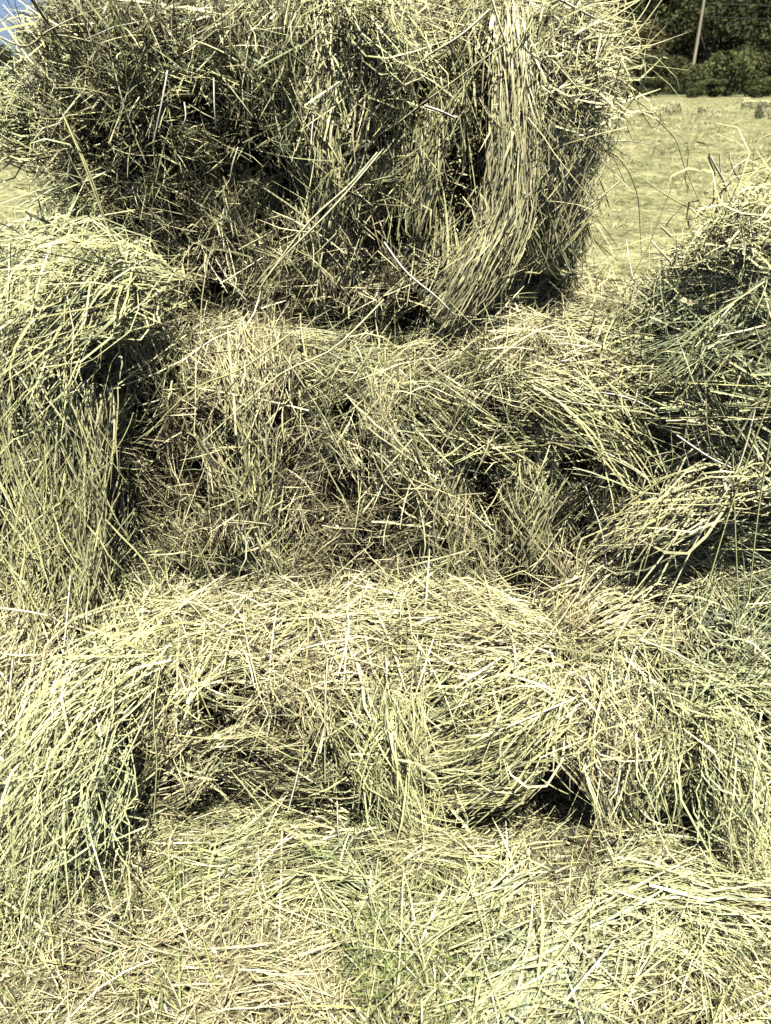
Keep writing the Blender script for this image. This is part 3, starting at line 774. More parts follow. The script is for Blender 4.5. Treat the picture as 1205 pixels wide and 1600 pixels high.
def trunk_mesh(name, h, r0, limbs, seed):
    r = np.random.default_rng(seed)
    V, Fc = [], []

    def tube(p0, p1, ra, rb):
        p0, p1 = np.array(p0, float), np.array(p1, float)
        d = nrm((p1 - p0)[None])[0]; s = nrm(np.cross(d, [.3, .9, .1])[None])[0]; u = np.cross(s, d)
        b = len(V)
        for pp, rr in ((p0, ra), ((p0 + p1) / 2 + r.normal(0, .05, 3) * h * .1, (ra + rb) / 2), (p1, rb)):
            for k in range(6):
                an = k * math.pi / 3
                V.append(pp + rr * (math.cos(an) * s + math.sin(an) * u))
        for j in range(2):
            for k in range(6):
                Fc.append((b + j * 6 + k, b + j * 6 + (k + 1) % 6, b + j * 6 + 6 + (k + 1) % 6, b + j * 6 + 6 + k))
    tube((0, 0, -.3), (0, 0, h), r0, r0 * .55)
    for (c, rad) in limbs[:4]:
        tube((0, 0, h * .8), c, r0 * .45, r0 * .15)
    return new_mesh(name, np.array(V), np.array(Fc), M_BARK, smooth=True)


def lobes_for(h, w, n, r, low=.25):
    out = []
    for k in range(n):
        z = r.uniform(low, .9) * h
        sp = w * .5 * (1 - abs(z / h - .5))
        an = r.uniform(0, 6.28)
        out.append(((math.cos(an) * sp * .8, math.sin(an) * sp * .8, z), (w * r.uniform(.22, .36), w * r.uniform(.22, .36), h * r.uniform(.10, .2))))
    return out


TREES = []
for k, (h, w, mi) in enumerate([(11, 8, 0), (13, 7, 0), (10, 9, 1), (12, 8, 0), (9, 8, 3)]):
    r = np.random.default_rng(50 + k)
    lb = lobes_for(h, w, 11, r)
    TREES.append((crown_mesh('tree_crown', lb, 3200, .24, M_LEAF[mi], 70 + k), trunk_mesh('tree_trunk', h * .45, .22, lb, 90 + k), mi))
SHRUBS = []
for k, (h, w, mi) in enumerate([(4.4, 5.5, 2), (3.6, 5, 2), (4.8, 6, 1), (3.2, 4.4, 2)]):
    r = np.random.default_rng(150 + k)
    lb = lobes_for(h, w, 9, r, .08)
    SHRUBS.append((crown_mesh('shrub_foliage', lb, 2600, .16, M_LEAF[mi], 170 + k), trunk_mesh('shrub_stem', h * .3, .12, lb, 190 + k), mi))


def plant(kind, mesh, x, y, z, s, rz, label, cat, group):
    o = empty(kind, (x, y, z), label, cat, group); o.scale = (s, s, s * random.uniform(.9, 1.12)); o.rotation_euler = (0, 0, rz)
    link('crown' if kind == 'tree' else 'foliage', mesh[0], o)
    link('trunk' if kind == 'tree' else 'stem', mesh[1], o)


for row, (yy, n, x0, x1) in enumerate([(118, 20, 14, 100), (130, 18, 10, 115), (144, 12, 8, 88), (160, 11, 4, 96), (184, 9, 0, 104)]):
    for k in range(n):
        x = x0 + (x1 - x0) * (k + random.uniform(.15, .85)) / n; y = yy + random.uniform(-5, 5)
        tm = TREES[4] if random.random() < .03 else TREES[random.randrange(4)]
        where = ['in the first row of the wood just above the hedge', 'in the second row of the wood above the hedge', 'low on the wooded slope', 'halfway up the wooded slope', 'high on the wooded slope'][row]
        lab = {0: 'dark green tree ', 1: 'olive green tree ', 3: 'tan leaved tree '}[tm[2]] + where
        plant('tree', tm, x, y, float(slope(np.array(x), np.array(y))) - .2, random.uniform(.85, 1.25), random.uniform(0, 6.28), lab, 'tree', lab.replace(' tree', ' trees'))
for k in range(20):
    tm = TREES[random.randrange(2)]
    plant('tree', tm, -110 + k * 3.9 + random.uniform(-2, 2), 152 + random.uniform(-6, 6), 0, random.uniform(.52, .66), random.uniform(0, 6.28), 'low dark tree along the far left edge of the field', 'tree', 'dark trees at the far left edge')
for k in range(15):
    sm = SHRUBS[random.randrange(4)]
    lab = {2: 'mid green rounded bush', 1: 'olive green tall bush'}[sm[2]] + ' at the far edge of the mown field'
    plant('shrub', sm, 8 + k * 3.9 + random.uniform(-.8, .8), 101 + random.uniform(-4, 4), 0, random.uniform(.8, 1.15), random.uniform(0, 6.28), lab, 'bush', lab.replace(' bush', ' bushes'))
for k in range(9):
    sm = SHRUBS[1 if k % 2 else 3]
    plant('shrub', sm, 22 + k * 3.4 + random.uniform(-1, 1), 93 + random.uniform(-2, 2), 0, random.uniform(.35, .6), random.uniform(0, 6.28), 'small low bush in front of the hedge along the field edge', 'bush', 'small bushes before the hedge')


# ------------------------------------------------------------------ utility pole
def cyl(name, pts, radii, m, sides=10):
    pts = np.array(pts, float); V = []; Fc = []
    for p, rr in zip(pts, radii):
        d = nrm((pts[-1] - pts[0])[None])[0]; s = nrm(np.cross(d, [.2, .93, .31])[None])[0]; u = np.cross(s, d)
        for k in range(sides):
            a = 2 * math.pi * k / sides; V.append(p + rr * (math.cos(a) * s + math.sin(a) * u))
    for j in range(len(pts) - 1):
        for k in range(sides):
            Fc.append((j * sides + k, j * sides + (k + 1) % sides, (j + 1) * sides + (k + 1) % sides, (j + 1) * sides + k))
    return new_mesh(name, np.array(V), np.array(Fc), m, smooth=True)


pb = P(1086, 85, 107.0); pole = empty('utility_pole', (pb[0], 107, 0), 'thin pale wooden utility pole standing behind the far bushes', 'utility pole')
link('shaft', cyl('shaft', [(0, 0, -.5), (0, 0, 6), (0, 0, 12.5)], [.21, .18, .14], M_POLE), pole)
link('crossarm', cyl('crossarm', [(-1, -.2, 11.9), (1, -.2, 11.9)], [.07, .07], M_POLE, 6), pole)
for zz in (9.45, 8.15):
    link('wire', cyl('wire', [(.15, 0, zz), (9, 0, zz - .3), (18, 0, zz - .45), (28, 0, zz - .45), (40, 0, zz - .1)], [.018] * 5, M_WIRE, 5), pole)

# ------------------------------------------------------------------ bales lying far off in the field
def far_bale(px, py, Yd, w, d, h, yaw, label, tone=1.0):
    g = P(px, py, Yd)
    b = Bale((-w / 2, -d / 2, 0), (w / 2, d / 2, h), r=.07, amp=.012, seed=px * .1, flakes=5)
    core = b.core(14)
    o = empty('hay_bale', (g[0], g[1], float(ground_h(np.array([g[0]]), np.array([g[1]]))[0]) - .02), label, 'hay bale', 'bales lying far off in the mown field')
    o.rotation_euler = (0, 0, R(yaw))
    link('packed_hay', new_mesh('packed_hay', core[0], core[1], M_CORE, smooth=True), o)
    n = 2600
    q = sample(core[0], core[1], n, lambda c, nr: np.ones(len(c)))
    nn = b.grad(q)
    t = nrm(np.cross(nn, rng.normal(0, 1, (n, 3)))); t = nrm(t + nn * .25)
    K = 3; L = rng.uniform(.06, .2, (n, 1, 1)); s = np.linspace(0, 1, K)[None, :, None]
    path = q[:, None] + t[:, None] * L * s + nn[:, None] * .01 - np.array([0, 0, .03]) * s ** 2
    link('hay_strands', strands_mesh('hay_strands', path, rng.uniform(.006, .014, n), False, nrm(nn + rng.normal(0, .4, (n, 3))), np.clip(rng.normal(.5, .2, n), 0, 1), np.clip(rng.normal(1, .2, n), .5, 1.5) * tone * 1.7, (0, 0, 0)), o, kind='stuff')


far_bale(1196, 184, 36, 0.663, 0.468, 0.671, 12, 'upright dark fronted bale in the far field, cut by the right edge')
far_bale(1170, 171, 50, 0.741, 0.429, 0.484, -8, 'long low bale in the far field just behind the upright bale')
far_bale(1165, 163, 66, 0.484, 0.39, 0.328, 20, 'small square bale farthest off in the field beside the bushes')
far_bale(968, 189, 33, 0.702, 0.39, 0.328, 15, 'far bale nearest the right side of the top bale of the stack')
far_bale(1016, 182, 40, 0.585, 0.39, 0.312, -12, 'left one of two touching dark bales in the far field')
far_bale(1036, 180, 41, 0.546, 0.39, 0.359, 8, 'right one of two touching dark bales in the far field')
far_bale(1053, 178, 43, 0.468, 0.429, 0.562, 30, 'tall rounded clump of baled hay standing on end in the far field')
far_bale(1098, 178, 44, 0.328, 0.312, 0.312, 5, 'smallest lone bale in the middle of the far field')

# ------------------------------------------------------------------ stubble standing and lying on the field
def stubble(n, a0, a1, y0, y1, part):
    nc = n // 22
    yc = np.exp(rng.uniform(math.log(y0), math.log(y1), nc)); xc = yc * rng.uniform(a0, a1, nc)
    k = rng.integers(0, nc, n)
    sc = np.clip(yc / 8, .6, 4.5)
    u, v = rng.normal(0, .16, n) * sc[k], rng.normal(0, .05, n) * sc[k]
    x = xc[k] + .8 * u - .6 * v; y = np.maximum(yc[k] + .6 * u + .8 * v, 2.05)
    z = ground_h(x, y)
    ctint = rng.normal(0, .28, nc); ctone = rng.lognormal(0, .38, nc)
    sc = sc[k]
    L = rng.lognormal(np.log(.075), .4, n) * sc ** .7
    az = rng.normal(.5, .9, n); el = np.abs(rng.normal(.45, .35, n))
    D = np.stack([np.cos(az) * np.cos(el), np.sin(az) * np.cos(el), np.sin(el)], 1) * np.where(rng.random(n) < .5, 1, -1)[:, None]
    D[:, 2] = np.abs(D[:, 2])
    t = np.linspace(0, 1, 3)[None, :, None]
    root = np.stack([x, y, z], 1)
    path = root[:, None] + D[:, None] * L[:, None, None] * t - np.array([0, 0, 1]) * (L * .25)[:, None, None] * t ** 2
    row = .5 + .5 * np.sin(x * 1.1 + y * .5 + np.sin(y * .3))
    tint = np.clip(.3 + .25 * row + rng.normal(0, .12, n) + ctint[k], 0, 1)
    return path, .0042 * sc * rng.lognormal(0, .3, n), tint, np.clip(ctone[k] * rng.normal(1, .15, n), .35, 1.8)


pp = [stubble(42000, .22, .62, 2.2, 80, 0), stubble(7000, -.66, -.36, 2.2, 80, 0), stubble(5000, -.36, .22, 2.4, 60, 0), stubble(3000, .62, 1.1, 2, 60, 0), stubble(3000, -1.1, -.66, 2, 60, 0)]
path = np.concatenate([q[0] for q in pp]); wd = np.concatenate([q[1] for q in pp]); tn = np.concatenate([q[2] for q in pp]); ton = np.concatenate([q[3] for q in pp])
me = strands_mesh('grass_stubble', path, wd, False, nrm(np.array([0, -.8, .5]) + rng.normal(0, .4, (len(path), 3))), tn, ton, (0, 0, 0), M_STUB)
link('grass_stubble', me, None, label='pale mown stubble covering the field behind the stack', kind='stuff')

# ------------------------------------------------------------------ the stack
top = Bale((-.572, 1.49, .92), (.325, 2.02, 1.445), r=.09, roll=0, amp=.016, seed=1.0, flakes=7, groove=.028,
           dents=[(445, 270, 1.5, .07, .06), (750, 220, 1.5, .05, .035), (745, 330, 1.5, .04, .03), (860, 460, 1.5, .10, .06), (300, 200, 1.5, .05, .03), (240, 290, 1.5, .05, .03), (600, 90, 1.5, .05, .04),
                  (515, 230, 1.5, .05, -.03), (800, 220, 1.5, .06, -.035), (740, 420, 1.5, .07, -.035), (110, 380, 1.5, .09, .05), (640, 480, 1.5, .06, .04), (920, 140, 1.5, .10, -.03)])
mid = Bale((-.505, 1.34, .41), (.525, 2.0, .915), r=.09, amp=.016, seed=2.3, flakes=8, groove=.03,
           dents=[(530, 640, 1.35, .06, .05), (350, 700, 1.35, .05, .04), (470, 760, 1.35, .06, .035), (220, 780, 1.35, .06, .04), (750, 770, 1.35, .06, .045), (630, 530, 1.4, .09, .05), (880, 800, 1.35, .06, .03), (390, 700, 1.35, .04, -.025), (690, 800, 1.35, .04, -.02), (360, 870, 1.38, .06, .03)])
lmid = Bale((-1.25, 1.24, .42), (-.535, 1.95, .97), r=.15, amp=.02, seed=3.1, flakes=6, groove=.012,
            dents=[(60, 500, 1.3, .12, -.02), (190, 560, 1.3, .07, .06), (40, 640, 1.25, .05, .03)])
rup = Bale((.50, 1.20, .46), (1.25, 1.62, 1.10), r=.2, roll=-3, amp=.022, seed=4.7, flakes=6, axis=2, groove=.03,
           dents=[(1060, 490, 1.3, .05, .04), (1150, 500, 1.25, .06, .04), (1045, 690, 1.3, .08, .06), (1180, 800, 1.2, .07, .04)])
bot = Bale((-.52, 1.09, .03), (.295, 1.75, .42), r=.10, amp=.018, hollow=.07, thr=.62, seed=5.2, flakes=6, groove=.02,
           dents=[(560, 1290, 1.1, .10, .05), (800, 1080, 1.1, .05, .05), (330, 1220, 1.1, .06, .04), (870, 1220, 1.08, .08, .09), (620, 1180, 1.1, .06, -.025), (760, 1180, 1.1, .08, -.02)])
bleft = Bale((-1.2, 1.0, 0), (-.47, 1.7, .45), r=.14, amp=.02, hollow=.07, thr=.62, seed=6.4, flakes=5, groove=.012,
             dents=[(190, 1240, 1.0, .08, .06), (90, 1030, 1.1, .06, .06)])
rlow = Bale((.36, 1.03, 0.01), (1.15, 1.72, .50), r=.12, amp=.02, hollow=.07, thr=.62, seed=7.7, flakes=6, groove=.02,
            dents=[(1010, 1290, 1.0, .06, .06), (1080, 1310, 1.0, .07, .04), (1040, 960, 1.15, .06, .05), (1000, 860, 1.25, .06, .05), (940, 1150, 1.03, .07, -.03), (1150, 1080, 1.05, .06, .03)])

YT = 1.42
top_given = [
    (5, 1, .5, [(590, 238, 1.41), (545, 290, 1.40), (480, 350, 1.39), (412, 440, 1.40)]), (4.5, 1, .3, [(600, 232, 1.41), (520, 325, 1.385), (440, 405, 1.39), (405, 452, 1.40)]), (4, 0, .6, [(575, 262, 1.41), (500, 345, 1.39), (420, 420, 1.40)]),
    (6, 1, 1, [(664, 165, 1.40), (690, 174, 1.39), (711, 184, 1.40)]), (5, 1, .95, [(600, 378, 1.39), (635, 425, 1.375), (680, 462, 1.37), (708, 490, 1.38)]), (4, 0, .6, [(590, 392, 1.39), (640, 440, 1.38), (672, 486, 1.38)]),
    (4.5, 1, .9, [(262, 110, 1.41), (252, 165, 1.40), (240, 222, 1.41)]), (4, 1, .9, [(334, 122, 1.41), (335, 165, 1.4), (338, 204, 1.41)]), (4, 1, .7, [(372, 230, 1.41), (364, 255, 1.405), (360, 278, 1.41)]), (3.5, 1, .8, [(288, 160, 1.41), (290, 185, 1.40), (280, 205, 1.41)]),
    (5, 0, .45, [(98, 178, 1.40), (128, 248, 1.385), (158, 330, 1.38), (175, 368, 1.39)]), (4, 0, .4, [(104, 190, 1.40), (140, 270, 1.385), (165, 345, 1.385)]),
    (4, 1, .4, [(-5, 55, 1.44), (40, 72, 1.43), (75, 48, 1.43), (115, 28, 1.44)]), (3, 0, .9, [(52, -10, 1.5), (62, 15, 1.49), (75, 42, 1.5)]), (3, 1, .9, [(5, 8, 1.5), (25, 30, 1.49), (48, 52, 1.5)]),
    (5, 1, .3, [(765, 15, 1.42), (720, 55, 1.40), (665, 90, 1.40), (630, 130, 1.42)]), (4.5, 0, .5, [(832, 30, 1.42), (810, 75, 1.40), (790, 120, 1.41), (770, 165, 1.43)]), (5, 1, .3, [(768, -5, 1.42), (800, 85, 1.40), (855, 150, 1.41)]),
    (5, 1, .8, [(870, -4, 1.44), (905, 15, 1.43), (938, 32, 1.44)]), (4, 0, .3, [(870, 250, 1.42), (840, 285, 1.41), (805, 320, 1.42)]), (3.5, 0, .5, [(885, 115, 1.42), (950, 90, 1.43), (1000, 45, 1.45), (1040, -8, 1.46)]), (3, 0, .55, [(905, 125, 1.42), (965, 70, 1.43), (1005, 20, 1.45), (1020, -8, 1.46)]),
    (3, 0, .45, [(960, 88, 1.45), (1020, 102, 1.45), (1075, 110, 1.47)]), (3, 0, .5, [(1002, 80, 1.45), (1002, 120, 1.46), (998, 165, 1.46), (1020, 200, 1.47)]), (3, 1, .4, [(940, 130, 1.44), (1000, 160, 1.45), (1030, 190, 1.46), (1056, 218, 1.48), (1070, 260, 1.49), (1095, 320, 1.5)]),
    (2.6, 0, .5, [(920, 220, 1.45), (970, 250, 1.46), (995, 300, 1.48), (1000, 350, 1.5), (1003, 400, 1.5)]), (2.5, 1, .6, [(930, 222, 1.44), (980, 220, 1.45), (1014, 225, 1.46)]), (2.5, 0, .7, [(905, 190, 1.43), (955, 175, 1.44), (1008, 168, 1.45)]),
    (3, 0, .6, [(930, 260, 1.44), (945, 300, 1.45), (953, 325, 1.46)]), (2.5, 0, .5, [(900, 320, 1.43), (935, 345, 1.44), (965, 385, 1.46)]),
]
build_bale(top, 56000, 'topmost wide hay bale with short cut stems and a curved sheaf at its right', 50, top_given,
           sheaves=[([(796, 20, 1.47), (802, 110, 1.42), (800, 230, 1.405), (788, 330, 1.405), (748, 420, 1.40), (698, 500, 1.42)], 1900, [.016, .020, .024, .028, .028, .026], .012, .66, .17, .05, 1.05),
                    ([(850, 60, 1.46), (862, 170, 1.43), (868, 300, 1.44), (850, 420, 1.46)], 620, [.03, .045, .045, .035], .014, .6, .3, .3),
                    ([(880, 70, 1.5), (895, 160, 1.46), (895, 260, 1.47)], 240, [.03, .04, .04], .014, .66, .4, .3),
                    ([(512, 90, 1.46), (515, 190, 1.44), (518, 290, 1.44), (510, 375, 1.46)], 240, [.016, .018, .018, .026], .008, .58, .2, .07, 1.25),
                    ([(672, 170, 1.46), (664, 270, 1.45), (650, 370, 1.46)], 120, [.012, .018, .016], .008, .55, .4, .08),
                    ([(755, 110, 1.48), (735, 250, 1.465), (690, 380, 1.46)], 60, [.006, .008, .01], .004, .5, .35, .08)],
           seeds=([(705, 180, 45, 130), (690, 330, 40, 80), (745, 260, 30, 140)], 9000),
           sprays=[(P(95, 180, 1.56), P(-40, 170, 1.52), 130, .022, .04, .4, .01), (P(105, 215, 1.55), P(-30, 228, 1.52), 130, .02, .025, .4, .01),
                   (P(520, 0, 1.45), P(660, 85, 1.40), 60, .018, .012, .45, .03), (P(845, 110, 1.46), P(975, 90, 1.46), 110, .035, .04, .6, .015), (P(840, 170, 1.44), P(955, 150, 1.44), 90, .03, .04, .65, .02),
                   (P(80, 80, 1.5), P(25, 20, 1.52), 12, .03, .03, .5, .0)])
build_bale(mid, 46000, 'wide middle bale with rough upright bands and a bright ledge under the topmost bale', 50, [
    (4.5, 1, .3, [(600, 468, 1.32), (520, 545, 1.29), (430, 590, 1.28), (318, 690, 1.28)]), (4, 0, .5, [(455, 520, 1.32), (380, 575, 1.28), (300, 610, 1.27), (228, 682, 1.28)]), (4, 1, .9, [(352, 870, 1.32), (390, 840, 1.29), (405, 905, 1.3)]),
    (5, 0, .35, [(818, 628, 1.30), (900, 690, 1.26), (1000, 740, 1.22), (1100, 828, 1.20)]), (4.5, 0, .4, [(850, 620, 1.30), (940, 660, 1.25), (1040, 730, 1.22), (1120, 830, 1.2)]), (4.5, 1, .5, [(880, 690, 1.28), (930, 700, 1.26), (1010, 745, 1.22), (1098, 832, 1.2)]),
    (4, 1, .9, [(915, 760, 1.28), (940, 830, 1.26), (952, 900, 1.25), (985, 985, 1.2)]), (4, 1, .6, [(1010, 742, 1.24), (990, 830, 1.22), (980, 940, 1.2)]), (4, 1, .9, [(912, 612, 1.30), (970, 618, 1.27), (1020, 640, 1.26), (1034, 668, 1.26)])],
           sheaves=[([(392, 560, 1.31), (390, 680, 1.295), (398, 790, 1.295), (405, 890, 1.32)], 80, [.012, .018, .018, .026], .006, .6, .25, .2), ([(590, 570, 1.3), (600, 660, 1.29), (625, 750, 1.3)], 60, [.016, .024, .024], .006, .65, .35, .25),
                    ([(672, 720, 1.3), (685, 800, 1.295), (700, 890, 1.31)], 60, [.014, .02, .026], .006, .65, .35, .25), ([(828, 720, 1.31), (832, 810, 1.295), (850, 910, 1.31)], 80, [.014, .022, .03], .006, .6, .35, .22),
                    ([(830, 600, 1.31), (900, 640, 1.27), (970, 690, 1.25), (1040, 760, 1.22)], 60, [.02, .035, .045, .05], .008, .45, .5, .12)])
build_bale(lmid, 20000, 'left bale of the middle layer with long hay hanging down its end', 34, [
    (4, 0, .3, [(262, 432, 1.35), (180, 455, 1.26), (90, 478, 1.22), (30, 500, 1.2)]), (5, 1, .3, [(215, 437, 1.32), (150, 480, 1.25), (100, 530, 1.21), (60, 575, 1.2)]), (5, 1, .5, [(210, 448, 1.32), (165, 500, 1.25), (120, 545, 1.21), (55, 580, 1.2)]),
    (4, 0, .85, [(190, 450, 1.3), (160, 540, 1.24), (144, 596, 1.24)]), (3.5, 1, .9, [(200, 470, 1.3), (184, 510, 1.26), (190, 570, 1.27)]), (6, 1, .3, [(-5, 540, 1.2), (45, 610, 1.19), (90, 690, 1.19), (130, 770, 1.2)]), (5, 0, .35, [(20, 560, 1.2), (85, 670, 1.19), (120, 745, 1.2)]), (5, 1, .4, [(15, 380, 1.25), (12, 470, 1.22), (2, 560, 1.2)])],
           sheaves=[([(95, 540, 1.25), (80, 640, 1.21), (70, 780, 1.19), (70, 900, 1.17), (60, 1010, 1.13)], 420, [.045, .058, .066, .072, .07], .024, .5, .22, .1),
                    ([(150, 600, 1.25), (145, 720, 1.22), (140, 850, 1.2), (125, 960, 1.18)], 170, [.022, .028, .03, .028], .012, .58, .3, .08)],
           sprays=[(P(250, 440, 1.36), P(20, 500, 1.20), 160, .02, .05, .4, .05), (P(225, 445, 1.33), P(60, 575, 1.19), 110, .018, .04, .45, .045), (P(160, 390, 1.5), P(20, 420, 1.35), 160, .05, .06, .25, .03)])
build_bale(rup, 27000, 'upper right bale with loose layers of hay lying sideways, higher of the two at right', 40, [
    (4.5, 0, .3, [(1195, 440, 1.16), (1110, 500, 1.15), (1040, 570, 1.17), (985, 640, 1.22)]), (5, 1, .3, [(1150, 250 + 440, 1.15), (1205, 590, 1.13)]), (4, 1, .9, [(1058, 680, 1.2), (1110, 715, 1.15), (1150, 735, 1.15), (1188, 768, 1.15)]), (4.5, 1, .5, [(1180, 640, 1.14), (1150, 740, 1.13), (1080, 860, 1.12), (1010, 1010, 1.1)]),
    (4, 0, .3, [(1205, 680, 1.12), (1185, 800, 1.11), (1170, 940, 1.08)]), (3.5, 0, .3, [(1145, 700, 1.14), (1150, 850, 1.11), (1155, 960, 1.08)]), (4, 0, .5, [(1205, 620, 1.12), (1150, 770, 1.12), (1110, 900, 1.1)]),
    (5, 1, .8, [(1155, 345, 1.34), (1140, 300, 1.33), (1120, 262, 1.32), (1108, 240, 1.32)]), (3.5, 1, .8, [(1135, 300, 1.33), (1127, 270, 1.33), (1125, 240, 1.33)]), (3.5, 1, .6, [(1130, 300, 1.33), (1145, 265, 1.33), (1168, 248, 1.34)]), (3.5, 1, .6, [(1158, 285, 1.34), (1145, 262, 1.33), (1140, 240, 1.33)]),
    (2.5, 0, .7, [(1150, 330, 1.34), (1172, 290, 1.34), (1182, 225, 1.34), (1210, 208, 1.34)]), (5, 1, .8, [(1180, 355, 1.3), (1190, 330, 1.3), (1198, 312, 1.3)]), (2, 0, .98, [(1010, 395, 1.3), (1035, 330, 1.32), (1057, 275, 1.33)]), (2, 0, .95, [(968, 470, 1.34), (985, 440, 1.33), (1010, 390, 1.32)]),
    (3, 0, .5, [(1100, 335, 1.3), (1050, 310, 1.32), (1005, 280, 1.34)]), (5, 1, .5, [(1050, 370, 1.28), (1038, 358, 1.28), (1032, 354, 1.28)]), (4, 1, .4, [(1050, 410, 1.26), (1030, 390, 1.27), (1018, 376, 1.28)]), (4, 1, .4, [(985, 480, 1.3), (990, 455, 1.3), (994, 440, 1.3)])],
           sprays=[(P(1170, 370, 1.34), P(1130, 290, 1.32), 26, .015, .03, .5, .0), (P(1190, 380, 1.3), P(1120, 350, 1.3), 110, .05, .05, .5, .02), (P(1180, 750, 1.16), P(960, 860, 1.22), 150, .02, .025, .6, .02)], longer=1.4)
build_bale(bot, 29000, 'bottom bale at the centre with a bright straw ledge and combed hay on its front', 46, [
    (4.5, 0, .6, [(580, 962, 1.3), (680, 968, 1.24), (790, 985, 1.2), (882, 1010, 1.16)]), (4.5, 1, .3, [(600, 990, 1.22), (700, 985, 1.2), (800, 990, 1.17), (870, 990, 1.15)]), (4, 0, .5, [(640, 955, 1.3), (740, 965, 1.25), (850, 1000, 1.17)]), (5, 1, .3, [(735, 1008, 1.18), (800, 1022, 1.15), (860, 1040, 1.12)]),
    (5, 1, .5, [(905, 1105, 1.0), (850, 1150, .98), (790, 1215, .98), (735, 1262, 1.0)]), (4.5, 1, .6, [(900, 1090, 1.0), (830, 1120, .98), (770, 1145, .99), (730, 1150, 1.01)]), (4.5, 1, .4, [(880, 1130, 1.0), (820, 1180, .98), (760, 1235, .99)]), (4, 0, .5, [(895, 1125, 1.0), (840, 1170, .98), (815, 1215, .99)]), (4, 0, .35, [(835, 1210, .99), (865, 1230, .98), (890, 1242, .99)]), (4, 0, .6, [(860, 1195, .99), (800, 1240, .98), (730, 1300, .99), (700, 1325, .98)]),
    (5, 1, .4, [(512, 1030, 1.06), (508, 1110, 1.03), (508, 1220, 1.02)]), (4, 0, .4, [(524, 1140, 1.03), (550, 1200, 1.01), (570, 1258, 1.0)]), (5, 1, .8, [(470, 1190, 1.02), (460, 1230, 1.01), (450, 1268, 1.0)]), (4, 1, .8, [(527, 1252, 1.0), (528, 1290, .98), (530, 1315, .98)]), (3.5, 1, .4, [(590, 1292, .98), (555, 1305, .97), (535, 1345, .96), (518, 1385, .93)]), (4, 1, .8, [(545, 1110, 1.04), (572, 1165, 1.02)]), (4, 0, .4, [(320, 960, 1.2), (450, 1020, 1.12), (600, 1090, 1.06)])],
           sheaves=[([(640, 1080, 1.05), (632, 1160, 1.01), (640, 1230, 1.0), (672, 1300, .98)], 110, [.02, .026, .03, .036], .008, .5, .35, .16),
                    ([(560, 1110, 1.05), (590, 1190, 1.02), (625, 1270, .99), (660, 1330, .97)], 110, [.022, .03, .034, .036], .008, .45, .35, .18),
                    ([(655, 1195, 1.03), (720, 1185, 1.02), (790, 1160, 1.01), (860, 1120, 1.01)], 160, [.024, .03, .03, .024], .01, .5, .5, .08),
                    ([(655, 1250, 1.03), (730, 1240, 1.02), (800, 1225, 1.01), (850, 1190, 1.02)], 150, [.016, .022, .024, .02], .01, .5, .5, .08)],
           sprays=[(P(905, 1090, 1.02), P(760, 1200, .99), 60, .012, .03, .6, .01), (P(600, 965, 1.28), P(880, 1000, 1.16), 130, .025, .03, .6, .015), (P(600, 1100, 1.06), P(640, 1300, .98), 90, .02, .03, .4, .03), (P(890, 1060, 1.05), P(720, 1130, 1.03), 60, .012, .03, .5, .01)], wide=1.06)
build_bale(bleft, 19000, 'bottom left bale with long hay sweeping down to the ground', 34, [
    (4.5, 1, .3, [(235, 1105, .97), (195, 1190, .93), (150, 1290, .9), (130, 1345, .88)]), (4, 0, .35, [(255, 1020, 1.05), (240, 1110, .98), (245, 1190, .95), (240, 1280, .93)]), (3.5, 0, .9, [(100, 1130, .97), (105, 1200, .94), (140, 1270, .91), (200, 1310, .9)]), (4, 1, .3, [(110, 900, 1.15), (100, 1010, 1.05), (85, 1100, 1.0)]), (5, 1, .4, [(0, 950, 1.1), (40, 955, 1.08), (75, 962, 1.08)]), (5, 1, .3, [(20, 1030, 1.03), (12, 1110, .98), (5, 1180, .95)])],
           sprays=[(P(230, 1010, 1.1), P(30, 1260, .9), 150, .03, .05, .5, .05), (P(170, 1120, 1.0), P(20, 1360, .84), 170, .03, .05, .35, .04), (P(60, 1120, 1.0), P(-20, 1330, .85), 110, .03, .05, .3, .03), (P(150, 1180, .96), P(120, 1390, .84), 90, .03, .04, .3, .02)], wide=1.06)
build_bale(rlow, 28000, 'lower right bale with pale hay at its left corner and tufts hanging down', 46, [
    (5, 0, .25, [(1100, 1150, .98), (1120, 1230, .95), (1150, 1320, .92), (1180, 1390, .9)]), (5, 0, .3, [(1118, 1170, .98), (1140, 1260, .95), (1165, 1350, .92)]), (4.5, 0, .25, [(1108, 1160, .98), (1128, 1250, .95), (1148, 1300, .93)]), (5, 1, .3, [(1040, 1150, .99), (1010, 1190, .97), (995, 1240, .97)]), (5, 1, .9, [(965, 1160, 1.0), (945, 1180, .99), (938, 1190, 1.0)]), (4.5, 1, .3, [(1000, 1000, 1.06), (1055, 1020, 1.02), (1110, 1052, 1.0)]),
    (4.5, 1, .6, [(995, 1258, .96), (1015, 1280, .94), (1045, 1292, .93)]), (5, 1, .9, [(1035, 1335, .9), (1028, 1345, .89), (1018, 1356, .89)]), (3.5, 1, .6, [(905, 1060, 1.02), (930, 1160, .99), (945, 1250, .96), (975, 1350, .92)])],
           sheaves=[([(955, 1040, 1.06), (950, 1110, 1.02), (945, 1190, .995), (925, 1280, .985)], 600, [.04, .05, .05, .045], .012, .7, .3, .3)],
           sprays=[(P(1110, 1130, 1.0), P(1160, 1390, .88), 110, .018, .03, .35, .04), (P(1010, 1110, 1.02), P(1030, 1290, .96), 90, .03, .025, .4, .03), (P(1040, 1060, 1.06), P(1200, 1180, .98), 110, .03, .05, .35, .03), (P(960, 1060, 1.05), P(920, 1260, .98), 120, .04, .03, .65, .03)], wide=1.06)

